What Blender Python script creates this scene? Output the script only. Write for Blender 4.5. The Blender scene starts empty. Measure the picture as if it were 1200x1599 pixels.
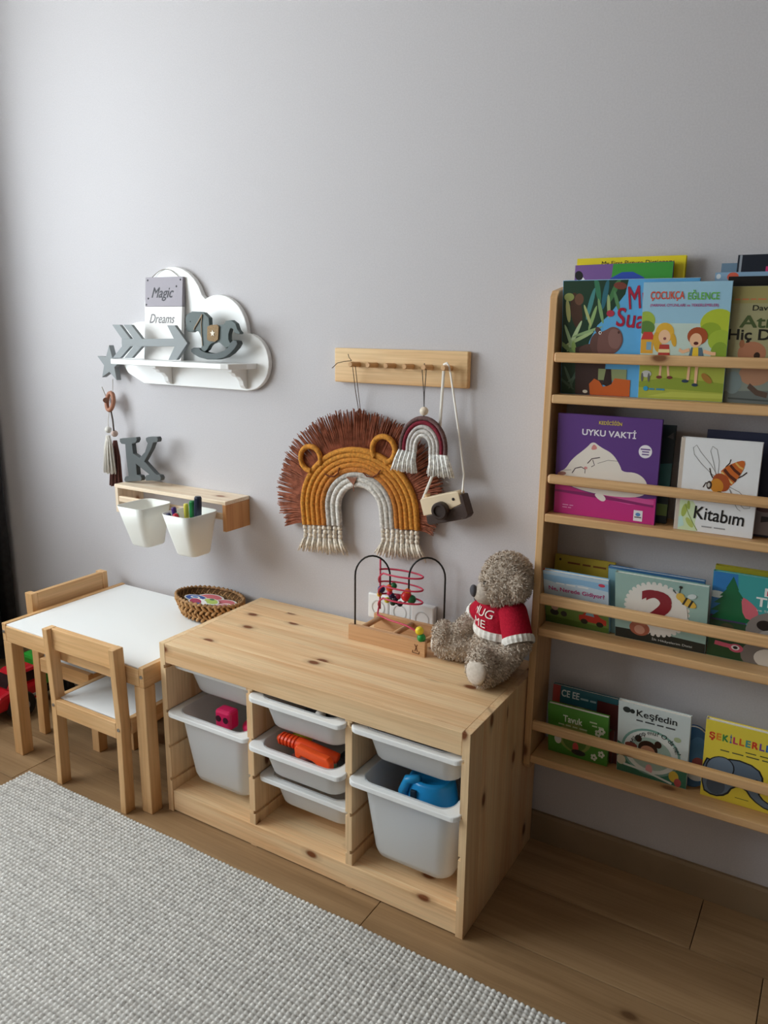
import bpy, bmesh, math, random
from mathutils import Vector, Matrix, Euler
from mathutils.bvhtree import BVHTree
random.seed(7)
PI = math.pi
SC = bpy.context.scene
COL = SC.collection

# ------------------------------------------------------------------ camera, sky, exposure
CAM_LOC = Vector((1.555, -1.844, 1.370)); CAM_ROT = Euler((1.337, -0.011, 0.543)); FPX = 1216.0
cd = bpy.data.cameras.new('camera'); cam = bpy.data.objects.new('camera', cd); COL.objects.link(cam)
cam.location = CAM_LOC; cam.rotation_euler = CAM_ROT
cd.sensor_fit = 'VERTICAL'; cd.sensor_height = 24.0; cd.lens = FPX / 1599 * 24.0
cd.clip_start = 0.02
SC.camera = cam
w = bpy.data.worlds.new('overcast_sky'); SC.world = w; w.use_nodes = True
bgn = w.node_tree.nodes['Background']
bgn.inputs['Color'].default_value = (0.92, 0.965, 1.0, 1); bgn.inputs['Strength'].default_value = 8.0
# window opening in the left wall (y from / to, z from / to) and its sky portal
WX, WY0, WY1, WZ0, WZ1 = -1.385, -2.75, -0.58, 0.98, 2.45
ld = bpy.data.lights.new('window_portal', 'AREA'); ld.shape = 'RECTANGLE'; ld.size = WZ1 - WZ0; ld.size_y = WY1 - WY0
ld.cycles.is_portal = True
lo = bpy.data.objects.new('window_portal', ld); COL.objects.link(lo)
lo.location = (WX - 0.10, (WY0 + WY1) / 2, (WZ0 + WZ1) / 2); lo.rotation_euler = (0, -PI / 2, 0)
SC.view_settings.view_transform = 'Standard'; SC.view_settings.look = 'None'
SC.view_settings.gamma = 1.0; SC.view_settings.use_curve_mapping = False
SC.view_settings.exposure = 0.66
SC.cycles.max_bounces = 8; SC.cycles.diffuse_bounces = 5; SC.cycles.transparent_max_bounces = 12

CR = CAM_ROT.to_matrix()
def P(u, v, y):
    """photo pixel -> point on the vertical plane y (parallel to the back wall)"""
    d = CR @ Vector(((u - 600) / FPX, -(v - 799.5) / FPX, -1.0))
    return CAM_LOC + d * ((y - CAM_LOC.y) / d.y)

# ------------------------------------------------------------------ helpers
def s2l(c): return c / 12.92 if c <= 0.04045 else ((c + 0.055) / 1.055) ** 2.4
def hexc(h):
    h = h.lstrip('#'); return tuple(s2l(int(h[i:i + 2], 16) / 255) for i in (0, 2, 4)) + (1,)
MATS = {}
def new_mat(name):
    m = bpy.data.materials.new(name); m.use_nodes = True
    nt = m.node_tree; b = nt.nodes['Principled BSDF']
    return m, nt, b
def paint(h, rough=0.55, spec=0.4, metal=0.0):
    k = ('p', h, rough, metal)
    if k not in MATS:
        m, nt, b = new_mat('paint_' + h.strip('#'))
        b.inputs['Base Color'].default_value = hexc(h); b.inputs['Roughness'].default_value = rough
        b.inputs['Specular IOR Level'].default_value = spec; b.inputs['Metallic'].default_value = metal
        MATS[k] = m
    return MATS[k]
def N(nt, t, **kw):
    n = nt.nodes.new(t)
    for k, v in kw.items(): setattr(n, k, v)
    return n
def coords(nt, scale, rnd=True):
    tc = N(nt, 'ShaderNodeTexCoord'); mp = N(nt, 'ShaderNodeMapping'); mp.inputs['Scale'].default_value = scale
    nt.links.new(tc.outputs['Object'], mp.inputs['Vector'])
    if rnd:
        oi = N(nt, 'ShaderNodeObjectInfo'); mu = N(nt, 'ShaderNodeMath', operation='MULTIPLY'); mu.inputs[1].default_value = 37.0
        nt.links.new(oi.outputs['Random'], mu.inputs[0])
        ad = N(nt, 'ShaderNodeVectorMath', operation='ADD')
        nt.links.new(mp.outputs[0], ad.inputs[0]); nt.links.new(mu.outputs[0], ad.inputs[1])
        return ad.outputs[0]
    return mp.outputs[0]
def ramp(nt, fac, stops):
    r = N(nt, 'ShaderNodeValToRGB'); e = r.color_ramp.elements
    e[0].position, e[0].color = stops[0][0], stops[0][1]; e[1].position, e[1].color = stops[-1][0], stops[-1][1]
    for p, c in stops[1:-1]:
        x = e.new(p); x.color = c
    nt.links.new(fac, r.inputs[0]); return r.outputs['Color']
def mixc(nt, fac, a, b, mode='MIX'):
    m = N(nt, 'ShaderNodeMix', data_type='RGBA', blend_type=mode)
    if isinstance(fac, float): m.inputs[0].default_value = fac
    else: nt.links.new(fac, m.inputs[0])
    for i, x in ((6, a), (7, b)):
        if isinstance(x, tuple): m.inputs[i].default_value = x
        else: nt.links.new(x, m.inputs[i])
    return m.outputs[2]
def wood(name, light, mid, dark, axis, knots=0.0, rough=0.45, across=22.0, along=1.6, vary=0.25):
    k = ('w', name, axis)
    if k in MATS: return MATS[k]
    m, nt, b = new_mat(name + '_' + axis)
    sc = [across] * 3; sc['xyz'.index(axis)] = along
    v = coords(nt, sc)
    n1 = N(nt, 'ShaderNodeTexNoise'); n1.inputs['Scale'].default_value = 1.0; n1.inputs['Detail'].default_value = 3; n1.inputs['Distortion'].default_value = 0.6
    nt.links.new(v, n1.inputs['Vector'])
    c = ramp(nt, n1.outputs['Fac'], [(0.30, hexc(mid)), (0.62, hexc(light))])
    sc2 = [170.0] * 3; sc2['xyz'.index(axis)] = 5.0
    n2 = N(nt, 'ShaderNodeTexNoise'); n2.inputs['Scale'].default_value = 1.0; n2.inputs['Detail'].default_value = 2
    nt.links.new(coords(nt, sc2), n2.inputs['Vector'])
    f = ramp(nt, n2.outputs['Fac'], [(0.35, (0.89, 0.87, 0.84, 1)), (0.6, (1, 1, 1, 1))])
    c = mixc(nt, 1.0, c, f, 'MULTIPLY')
    oi = N(nt, 'ShaderNodeObjectInfo')
    f = ramp(nt, oi.outputs['Random'], [(0.0, (1 - vary, 1 - vary * 1.15, 1 - vary * 1.3, 1)), (1.0, (1, 1, 1, 1))])
    c = mixc(nt, 1.0, c, f, 'MULTIPLY')
    if knots > 0:
        sx = N(nt, 'ShaderNodeSeparateXYZ'); nt.links.new(coords(nt, (1, 1, 1)), sx.inputs[0])
        ai = 'xyz'.index(axis); oa, ob = [k_ for k_ in range(3) if k_ != ai]
        su_ = N(nt, 'ShaderNodeMath', operation='ADD'); nt.links.new(sx.outputs[oa], su_.inputs[0]); nt.links.new(sx.outputs[ob], su_.inputs[1])
        cb = N(nt, 'ShaderNodeCombineXYZ')
        for src, fac_, dst in ((sx.outputs[ai], 6.0, 0), (su_.outputs[0], 11.0, 1)):
            q_ = N(nt, 'ShaderNodeMath', operation='MULTIPLY'); q_.inputs[1].default_value = fac_; nt.links.new(src, q_.inputs[0]); nt.links.new(q_.outputs[0], cb.inputs[dst])
        vo = N(nt, 'ShaderNodeTexVoronoi', voronoi_dimensions='2D'); vo.inputs['Scale'].default_value = 1.0; vo.inputs['Randomness'].default_value = 1.0
        nt.links.new(cb.outputs[0], vo.inputs['Vector'])
        d = ramp(nt, vo.outputs['Distance'], [(0.07, (1, 1, 1, 1)), (0.13, (0.25, 0.25, 0.25, 1)), (0.24, (0, 0, 0, 1))])
        sp = N(nt, 'ShaderNodeSeparateColor'); nt.links.new(vo.outputs['Color'], sp.inputs[0])
        g = N(nt, 'ShaderNodeMath', operation='LESS_THAN'); g.inputs[1].default_value = knots; nt.links.new(sp.outputs[0], g.inputs[0])
        mu = N(nt, 'ShaderNodeMath', operation='MULTIPLY'); nt.links.new(d, mu.inputs[0]); nt.links.new(g.outputs[0], mu.inputs[1])
        c = mixc(nt, mu.outputs[0], c, hexc(dark))
    nt.links.new(c, b.inputs['Base Color']); b.inputs['Roughness'].default_value = rough; b.inputs['Specular IOR Level'].default_value = 0.35
    MATS[k] = m; return m
def pine(ax): return wood('pine', '#fbdcb0', '#efc08e', '#7a4524', ax, knots=0.36, vary=0.17)
def pinepale(ax): return wood('pale_pine', '#f6e4cc', '#eccfae', '#9a6a4c', ax, knots=0.35, vary=0.12)
def pinered(ax): return wood('warm_pine', '#d9a36f', '#c58a57', '#8a5028', ax, knots=0.3, vary=0.1)
def birch(ax): return wood('birch', '#ebc290', '#daa972', '#7b5030', ax, vary=0.12)
def shelfwood(ax): return wood('shelf_pine', '#e0b684', '#cf9d68', '#7b5030', ax, knots=0.08, vary=0.12)
def beech(ax): return wood('beech', '#d9ac80', '#cc9a6c', '#7b5030', ax, across=30, vary=0.06)
def oakfloor(ax): return wood('oak_floor', '#ab8c68', '#8f7150', '#5b4028', ax, knots=0.07, rough=0.42, across=14, along=1.2, vary=0.16)
def noisy(name, h1, h2, scale, rough=0.9, bump=0.0, bscale=None):
    k = ('n', name)
    if k in MATS: return MATS[k]
    m, nt, b = new_mat(name)
    n = N(nt, 'ShaderNodeTexNoise'); n.inputs['Scale'].default_value = scale; n.inputs['Detail'].default_value = 4
    nt.links.new(coords(nt, (1, 1, 1), False), n.inputs['Vector'])
    nt.links.new(ramp(nt, n.outputs['Fac'], [(0.35, hexc(h1)), (0.65, hexc(h2))]), b.inputs['Base Color'])
    b.inputs['Roughness'].default_value = rough; b.inputs['Specular IOR Level'].default_value = 0.2
    if bump:
        n2 = N(nt, 'ShaderNodeTexNoise'); n2.inputs['Scale'].default_value = bscale or scale; n2.inputs['Detail'].default_value = 2
        nt.links.new(coords(nt, (1, 1, 1), False), n2.inputs['Vector'])
        bp = N(nt, 'ShaderNodeBump'); bp.inputs['Strength'].default_value = bump; bp.inputs['Distance'].default_value = 0.002
        nt.links.new(n2.outputs['Fac'], bp.inputs['Height']); nt.links.new(bp.outputs[0], b.inputs['Normal'])
    MATS[k] = m; return m
def plastic_clear():
    if 'clear' in MATS: return MATS['clear']
    m, nt, b = new_mat('frosted_plastic')
    b.inputs['Base Color'].default_value = hexc('#fafbfc'); b.inputs['Roughness'].default_value = 0.42
    tl = N(nt, 'ShaderNodeBsdfTranslucent'); tl.inputs[0].default_value = hexc('#f6f9fa')
    tp = N(nt, 'ShaderNodeBsdfTransparent'); tp.inputs[0].default_value = (0.95, 0.97, 0.98, 1)
    m1 = N(nt, 'ShaderNodeMixShader'); m1.inputs[0].default_value = 0.30
    nt.links.new(b.outputs[0], m1.inputs[1]); nt.links.new(tl.outputs[0], m1.inputs[2])
    m2 = N(nt, 'ShaderNodeMixShader'); m2.inputs[0].default_value = 0.28
    nt.links.new(m1.outputs[0], m2.inputs[1]); nt.links.new(tp.outputs[0], m2.inputs[2])
    nt.links.new(m2.outputs[0], nt.nodes['Material Output'].inputs['Surface'])
    MATS['clear'] = m; return m

class MB:
    def __init__(s): s.v, s.f, s.m = [], [], []
    def add(s, vs, fs, mi=0):
        o = len(s.v); s.v += [tuple(x) for x in vs]; s.f += [tuple(i + o for i in f) for f in fs]; s.m += [mi] * len(fs); return s
    def box(s, x0, x1, y0, y1, z0, z1, mi=0):
        return s.add([(x0, y0, z0), (x1, y0, z0), (x1, y1, z0), (x0, y1, z0), (x0, y0, z1), (x1, y0, z1), (x1, y1, z1), (x0, y1, z1)],
                     [(0, 3, 2, 1), (4, 5, 6, 7), (0, 1, 5, 4), (1, 2, 6, 5), (2, 3, 7, 6), (3, 0, 4, 7)], mi)
    def prism(s, pts, ax, a0, a1, mi=0):
        n = len(pts)
        area = sum(pts[i][0] * pts[(i + 1) % n][1] - pts[(i + 1) % n][0] * pts[i][1] for i in range(n))
        if area < 0: pts = pts[::-1]
        mk = {'x': lambda p, a: (a, p[0], p[1]), 'y': lambda p, a: (p[0], a, p[1]), 'z': lambda p, a: (p[0], p[1], a)}[ax]
        vs = [mk(p, a0) for p in pts] + [mk(p, a1) for p in pts]
        fs = [tuple(range(n - 1, -1, -1)), tuple(range(n, 2 * n))] + [(i, (i + 1) % n, n + (i + 1) % n, n + i) for i in range(n)]
        if ax == 'y': fs = [f[::-1] for f in fs]
        if (a1 < a0): fs = [f[::-1] for f in fs]
        return s.add(vs, fs, mi)
    def tube(s, path, r, n=8, closed=False, mi=0, flat=1.0):
        path = [Vector(p) for p in path]; k = len(path); R = r if isinstance(r, (list, tuple)) else [r] * k
        vs, fs = [], []; prev = None
        for i, p in enumerate(path):
            a = path[(i - 1) % k] if (closed or i > 0) else p; b = path[(i + 1) % k] if (closed or i < k - 1) else p
            t = (b - a)
            t = t.normalized() if t.length > 1e-9 else Vector((0, 0, 1))
            if prev is None:
                up = Vector((0, 0, 1)) if abs(t.z) < 0.9 else Vector((0, 1, 0))
                u = t.cross(up).normalized()
            else:
                u = (prev - t * prev.dot(t))
                u = u.normalized() if u.length > 1e-6 else t.orthogonal().normalized()
            prev = u; q = t.cross(u)
            for j in range(n):
                an = 2 * PI * j / n; vs.append(p + (u * math.cos(an) + q * math.sin(an) * flat) * R[i])
        for i in range(k if closed else k - 1):
            for j in range(n):
                a = i * n + j; b = i * n + (j + 1) % n; c = ((i + 1) % k) * n + (j + 1) % n; d = ((i + 1) % k) * n + j
                fs.append((a, b, c, d))
        if not closed: fs += [tuple(range(n - 1, -1, -1)), tuple((k - 1) * n + j for j in range(n))]
        return s.add(vs, fs, mi)
    def ball(s, c, r, seg=14, rings=9, mi=0, rot=None):
        if not isinstance(r, (list, tuple)): r = (r, r, r)
        c = Vector(c); vs, fs = [], []
        M = rot.to_matrix() if rot else Matrix.Identity(3)
        for i in range(rings + 1):
            th = PI * i / rings
            for j in range(seg):
                ph = 2 * PI * j / seg
                vs.append(c + M @ Vector((r[0] * math.sin(th) * math.cos(ph), r[1] * math.sin(th) * math.sin(ph), r[2] * math.cos(th))))
        for i in range(rings):
            for j in range(seg):
                a, b = i * seg + j, i * seg + (j + 1) % seg
                if i == 0: fs.append((a, a + seg, b + seg))
                elif i == rings - 1: fs.append((a, a + seg, b))
                else: fs.append((a, a + seg, b + seg, b))
        return s.add(vs, fs, mi)
    def lathe(s, prof, c, ax='z', n=20, mi=0, sx=1.0, sy=1.0):
        vs, fs = [], []; k = len(prof)
        for (r, h) in prof:
            for j in range(n):
                an = 2 * PI * j / n; a, b = r * math.cos(an) * sx, r * math.sin(an) * sy
                vs.append({'z': (c[0] + a, c[1] + b, c[2] + h), 'y': (c[0] + a, c[1] - h, c[2] + b), 'x': (c[0] + h, c[1] + a, c[2] + b)}[ax])
        for i in range(k - 1):
            for j in range(n): fs.append((i * n + j, i * n + (j + 1) % n, (i + 1) * n + (j + 1) % n, (i + 1) * n + j))
        if prof[0][0] > 1e-6: fs.append(tuple(range(n - 1, -1, -1)))
        if prof[-1][0] > 1e-6: fs.append(tuple((k - 1) * n + j for j in range(n)))
        return s.add(vs, fs, mi)

ORG = {}
def mesh_of(name, mb, mats, off=Vector((0, 0, 0))):
    me = bpy.data.meshes.new(name)
    me.from_pydata([(x[0] - off.x, x[1] - off.y, x[2] - off.z) for x in mb.v], [], mb.f)
    for m in (mats if isinstance(mats, (list, tuple)) else [mats]): me.materials.append(m)
    if any(mb.m): me.polygons.foreach_set('material_index', mb.m)
    me.validate(); me.update(); return me
def fix_normals(me):
    bm = bmesh.new(); bm.from_mesh(me); bmesh.ops.recalc_face_normals(bm, faces=bm.faces); bm.to_mesh(me); bm.free()
def link(name, me, parent=None, bevel=0.0, smooth=False, seg=2):
    o = bpy.data.objects.new(name, me); COL.objects.link(o)
    if parent is not None:
        o.parent = parent; ORG[o.name] = ORG.get(parent.name, Vector((0, 0, 0)))
    if smooth:
        for p in me.polygons: p.use_smooth = True
    if bevel:
        b = o.modifiers.new('bevel', 'BEVEL'); b.width = bevel; b.segments = seg; b.limit_method = 'ANGLE'; b.angle_limit = 0.7
    return o
def part(name, mb, mats, parent, bevel=0.0, smooth=False, label=None, kind=None, recalc=True):
    me = mesh_of(name, mb, mats, ORG.get(parent.name, Vector((0, 0, 0))))
    if recalc: fix_normals(me)
    o = link(name, me, parent, bevel, smooth)
    if label: o['label'] = label
    if kind: o['kind'] = kind
    return o
def tag(o, label, cat, group=None):
    o['label'] = label; o['category'] = cat
    if group: o['group'] = group
    return o
def thing(name, label, cat, loc, group=None, rot=None, local=False):
    o = bpy.data.objects.new(name, None); COL.objects.link(o); o.empty_display_size = 0.05
    o.location = loc; ORG[o.name] = Vector((0, 0, 0)) if local else Vector(loc)
    if rot: o.rotation_euler = rot
    return tag(o, label, cat, group)
def solo(name, mb, mats, label, cat, loc, group=None, bevel=0.0, smooth=False):
    loc = Vector(loc); me = mesh_of(name, mb, mats, loc); fix_normals(me)
    o = link(name, me, None, bevel, smooth); o.location = loc; ORG[o.name] = loc
    return tag(o, label, cat, group)
def struct(name, mb, mats, bevel=0.0):
    me = mesh_of(name, mb, mats); fix_normals(me); o = link(name, me, None, bevel); o['kind'] = 'structure'; ORG[o.name] = Vector((0, 0, 0)); return o
def share(src, name, parent, loc):
    o = bpy.data.objects.new(name, src.data); COL.objects.link(o); o.parent = parent; o.location = loc
    for m in src.modifiers:
        b = o.modifiers.new(m.name, m.type)
        if m.type == 'BEVEL': b.width, b.segments, b.limit_method, b.angle_limit = m.width, m.segments, m.limit_method, m.angle_limit
    ORG[o.name] = ORG.get(parent.name, Vector((0, 0, 0))); return o
def text_mesh(body, size=1.0, bold=0.0, shear=0.0, extrude=0.0):
    cu = bpy.data.curves.new('lettering', 'FONT'); cu.body = body; cu.size = size; cu.offset = bold; cu.shear = shear; cu.extrude = extrude
    cu.resolution_u = 4
    o = bpy.data.objects.new('lettering', cu); me = bpy.data.meshes.new_from_object(o)
    bpy.data.objects.remove(o); bpy.data.curves.remove(cu); return me

# ------------------------------------------------------------------ the room
XL, XR, YF, ZC = WX, 2.35, -3.3, 2.68
wallm = noisy('wallpaper_grey', '#c4c1c4', '#cac7ca', 260, 0.85, 0.12, 420)
struct('wall_back', MB().box(XL - 0.25, XR + 0.1, 0, 0.1, 0, ZC), wallm)
lw = MB(); T = 0.24
for (y0, y1, z0, z1) in ((YF, WY0, 0, ZC), (WY1, 0, 0, ZC), (WY0, WY1, 0, WZ0), (WY0, WY1, WZ1, ZC)): lw.box(XL - T, XL, y0, y1, z0, z1)
struct('wall_left', lw, wallm)
darkwall = noisy('far_wall_paint', '#988a7d', '#9e9083', 30, 0.9)
struct('wall_right', MB().box(XR, XR + 0.1, YF, 0, 0, ZC), noisy('unseen_wall_darkened', '#45403c', '#4c4743', 12, 0.7))  # unseen wall, coloured dark to cut the bounce light on the right side
struct('wall_front', MB().box(XL - T, XR + 0.1, YF - 0.1, YF, 0, ZC), darkwall)
struct('ceiling', MB().box(XL - T, XR + 0.1, YF - 0.1, 0.1, ZC, ZC + 0.1), noisy('ceiling_paint', '#d8d1c8', '#dcd5cc', 20))
# window in the left wall
win = struct('window_1', MB().box(XL - T + 0.02, XL - T + 0.08, WY0, WY1, WZ0, WZ0 + 0.05), paint('#e8e8e8', 0.4))
fr = MB(); fx0, fx1 = XL - T + 0.02, XL - T + 0.08
fr.box(fx0, fx1, WY0, WY1, WZ1 - 0.05, WZ1); fr.box(fx0, fx1, WY0, WY0 + 0.05, WZ0 + 0.05, WZ1 - 0.05)
fr.box(fx0, fx1, WY1 - 0.05, WY1, WZ0 + 0.05, WZ1 - 0.05); fr.box(fx0, fx1, (WY0 + WY1) / 2 - 0.03, (WY0 + WY1) / 2 + 0.03, WZ0 + 0.05, WZ1 - 0.05)
part('window_frame', fr, paint('#e8e8e8', 0.4), win)
gm, gnt, gb = new_mat('window_glass')
gt = N(gnt, 'ShaderNodeBsdfTransparent'); gt.inputs[0].default_value = (0.96, 0.98, 0.98, 1)
gg = N(gnt, 'ShaderNodeBsdfGlossy'); gg.inputs['Roughness'].default_value = 0.02
gx = N(gnt, 'ShaderNodeMixShader'); gx.inputs[0].default_value = 0.06
gnt.links.new(gt.outputs[0], gx.inputs[1]); gnt.links.new(gg.outputs[0], gx.inputs[2]); gnt.links.new(gx.outputs[0], gnt.nodes['Material Output'].inputs['Surface'])
ym = (WY0 + WY1) / 2
for (a, b) in ((WY0 + 0.05, ym - 0.03), (ym + 0.03, WY1 - 0.05)):
    part('pane', MB().box(fx0 + 0.025, fx0 + 0.031, a, b, WZ0 + 0.05, WZ1 - 0.05), gm, win)
part('window_sill', MB().box(XL - T + 0.08, XL + 0.02, WY0, WY1, WZ0, WZ0 + 0.02), paint('#dedede', 0.4), win)
# floor: a subfloor and laminate planks, each a part
fl = struct('floor', MB().box(XL - T, XR + 0.1, YF - 0.1, 0.1, -0.06, -0.012), paint('#33261a', 0.9))
PW, PL = 0.195, 1.245
offs = [1.392, 0.30, 0.716, 1.12, -0.1]
row = 0; y1 = -0.004
while y1 > YF:
    y0 = max(y1 - PW, YF); x = offs[row % 5]
    while x > XL: x -= PL
    if y1 - y0 > 0.02:
        while x < XR:
            a, b = max(x, XL), min(x + PL, XR)
            if b - a > 0.02:
                part('plank', MB().box(a + 0.0008, b - 0.0008, y0 + 0.0008, y1 - 0.0008, -0.012, 0.0), oakfloor('x'), fl, bevel=0.0012)
            x += PL
    y1 -= PW; row += 1
bb = noisy('baseboard_oak', '#8f7a60', '#998369', 8, 0.6)
struct('baseboard_back', MB().prism([(0, 0), (0, 0.083), (-0.008, 0.083), (-0.013, 0.076), (-0.013, 0)], 'x', XL, XR), bb)
struct('baseboard_left', MB().prism([(XL, 0), (XL, 0.083), (XL + 0.008, 0.083), (XL + 0.013, 0.076), (XL + 0.013, 0)], 'y', YF, -0.013), bb)

# dark cloth added to deepen the shade in the corner beside the window
cm0 = MB(); ny_ = 70; top_, bot_ = [], []
for k in range(ny_ + 1):
    y = -0.022 - 0.46 * k / ny_; x = XL + 0.055 + 0.024 * math.sin(k * 0.62) + 0.008 * math.sin(k * 1.7)
    top_.append((x, y, 2.60)); bot_.append((x + 0.006 * math.sin(k * 0.62), y, 0.03))
cm0.add(top_ + bot_, [(k, k + 1, ny_ + 2 + k, ny_ + 1 + k) for k in range(ny_)])
cur = solo('added_curtain', cm0, noisy('added_curtain_cloth', '#3a3a3e', '#424246', 40, 0.95), 'added dark grey pleated cloth darkening the corner beside the play table', 'added_curtain', (XL + 0.055, -0.25, 0.03), smooth=True)
sd_ = cur.modifiers.new('thick', 'SOLIDIFY'); sd_.thickness = 0.003

# ------------------------------------------------------------------ rug (looped weave: uncountable)
def rug():
    x0, x1, y1, y0 = -0.507, 1.95, -0.543, -2.25
    px, py = 0.0128, 0.0105
    nx, ny = int((x1 - x0) / px), int((y1 - y0) / py)
    SX, SY = 4, 4
    vs, fs = [], []
    W_ = nx * SX + 1
    for j in range(ny * SY + 1):
        r = j // SY; fj = (j % SY) / SY
        for i in range(W_):
            fi = (i % SX) / SX; k = i // SX
            hx = abs(math.sin(PI * (fi))); hy = abs(math.sin(PI * fj))
            rn = ((k * 73856093) ^ (r * 19349663)) % 1000 / 1000.0
            h = 0.0065 + 0.0052 * (hx ** 0.6) * (hy ** 0.6) * (0.75 + 0.5 * rn)
            if i == 0 or i == W_ - 1 or j == 0 or j == ny * SY: h = 0.0
            vs.append((x0 + i * px / SX + 0.0012 * math.sin(j * 0.11), y1 - j * py / SY + 0.0012 * math.sin(i * 0.07), h + 0.0006))
    for j in range(ny * SY):
        for i in range(W_ - 1):
            a = j * W_ + i; fs.append((a, a + W_, a + W_ + 1, a + 1))
    me = bpy.data.meshes.new('rug'); me.from_pydata(vs, [], fs); me.update()
    for p in me.polygons: p.use_smooth = True
    m, nt, b = new_mat('rug_wool')
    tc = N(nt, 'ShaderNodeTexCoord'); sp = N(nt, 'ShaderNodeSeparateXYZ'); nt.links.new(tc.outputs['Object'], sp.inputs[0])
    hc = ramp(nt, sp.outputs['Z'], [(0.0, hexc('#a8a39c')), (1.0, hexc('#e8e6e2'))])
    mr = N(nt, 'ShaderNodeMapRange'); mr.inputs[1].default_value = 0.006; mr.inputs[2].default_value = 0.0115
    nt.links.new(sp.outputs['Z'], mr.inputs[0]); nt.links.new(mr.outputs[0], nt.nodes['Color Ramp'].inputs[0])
    n1 = N(nt, 'ShaderNodeTexNoise'); n1.inputs['Scale'].default_value = 1.0; n1.inputs['Detail'].default_value = 2
    nt.links.new(coords(nt, (60, 110, 1), False), n1.inputs['Vector'])
    f = ramp(nt, n1.outputs['Fac'], [(0.32, (0.70, 0.69, 0.68, 1)), (0.56, (1, 1, 1, 1))])
    n3 = N(nt, 'ShaderNodeTexNoise'); n3.inputs['Scale'].default_value = 1.0; nt.links.new(coords(nt, (3, 45, 1), False), n3.inputs['Vector'])
    f2 = ramp(nt, n3.outputs['Fac'], [(0.3, (0.86, 0.86, 0.86, 1)), (0.6, (1, 1, 1, 1))])
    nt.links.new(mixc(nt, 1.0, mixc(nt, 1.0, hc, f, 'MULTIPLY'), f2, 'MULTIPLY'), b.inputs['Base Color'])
    b.inputs['Roughness'].default_value = 0.95; b.inputs['Specular IOR Level'].default_value = 0.05
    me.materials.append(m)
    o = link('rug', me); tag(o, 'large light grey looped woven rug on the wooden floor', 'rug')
rug()

# ------------------------------------------------------------------ pine storage bench
TB, TF = -0.0145, -0.447            # back / front
SLOT = [0.4525, 0.318, 0.210, 0.105]
su = thing('storage_bench', 'low pine storage bench with three columns of plastic bins', 'storage unit', (0.47, -0.23, 0))
def notched(x0, x1, left, right):
    g, h = 0.006, 0.007
    pts = [(x0, 0.0), (x1, 0.0)]
    if right:
        for z in reversed(SLOT): pts += [(x1, z - h), (x1 - g, z - h), (x1 - g, z + 0.003), (x1, z + 0.003)]
    pts += [(x1, TOPZ), (x0, TOPZ)]
    if left:
        for z in SLOT: pts += [(x0, z + 0.003), (x0 + g, z + 0.003), (x0 + g, z - h), (x0, z - h)]
    return pts
TOPZ = 0.5195
for k in range(6):
    a = TF + (TB - TF) * k / 6; part('side_board', MB().prism(notched(0.0, 0.019, False, True), 'y', a + (TB - TF) / 6 - 0.0001, a), pine('z'), su, bevel=0.0006)
for k in range(6):
    a = TF + (TB - TF) * k / 6; part('side_board', MB().prism(notched(0.921, 0.94, True, False), 'y', a + (TB - TF) / 6 - 0.0001, a), pine('z'), su, bevel=0.0006)
TOPZ = 0.495
part('divider', MB().prism(notched(0.305, 0.325, True, True), 'y', TB - 0.012, TF + 0.004), pine('z'), su, bevel=0.001)
part('divider', MB().prism(notched(0.613, 0.633, True, True), 'y', TB - 0.012, TF + 0.004), pine('z'), su, bevel=0.001)
nb = 7; bw = (TB - TF - 0.020) / nb
for i in range(nb):
    a = TF + 0.020 + i * bw
    part('top_board', MB().box(0.0194, 0.9206, a + 0.0001, a + bw - 0.0001, 0.4965, 0.5195), pine('x'), su, bevel=0.0006)
part('front_rail', MB().box(0.0194, 0.9206, TF + 0.0005, TF + 0.020, 0.463, 0.5195), pine('x'), su, bevel=0.0015)
part('bottom_board', MB().box(0.0194, 0.9206, TB - 0.012, TF + 0.022, 0.048, 0.066), pine('x'), su)
part('plinth', MB().box(0.0194, 0.9206, TF + 0.003, TF + 0.022, 0.004, 0.0665), pine('x'), su, bevel=0.001)
part('back_panel', MB().box(0.0194, 0.9206, TB - 0.010, TB - 0.004, 0.05, 0.495), wood('back_board', '#cfa577', '#c2966a', '#7b5030', 'x'), su)

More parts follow.
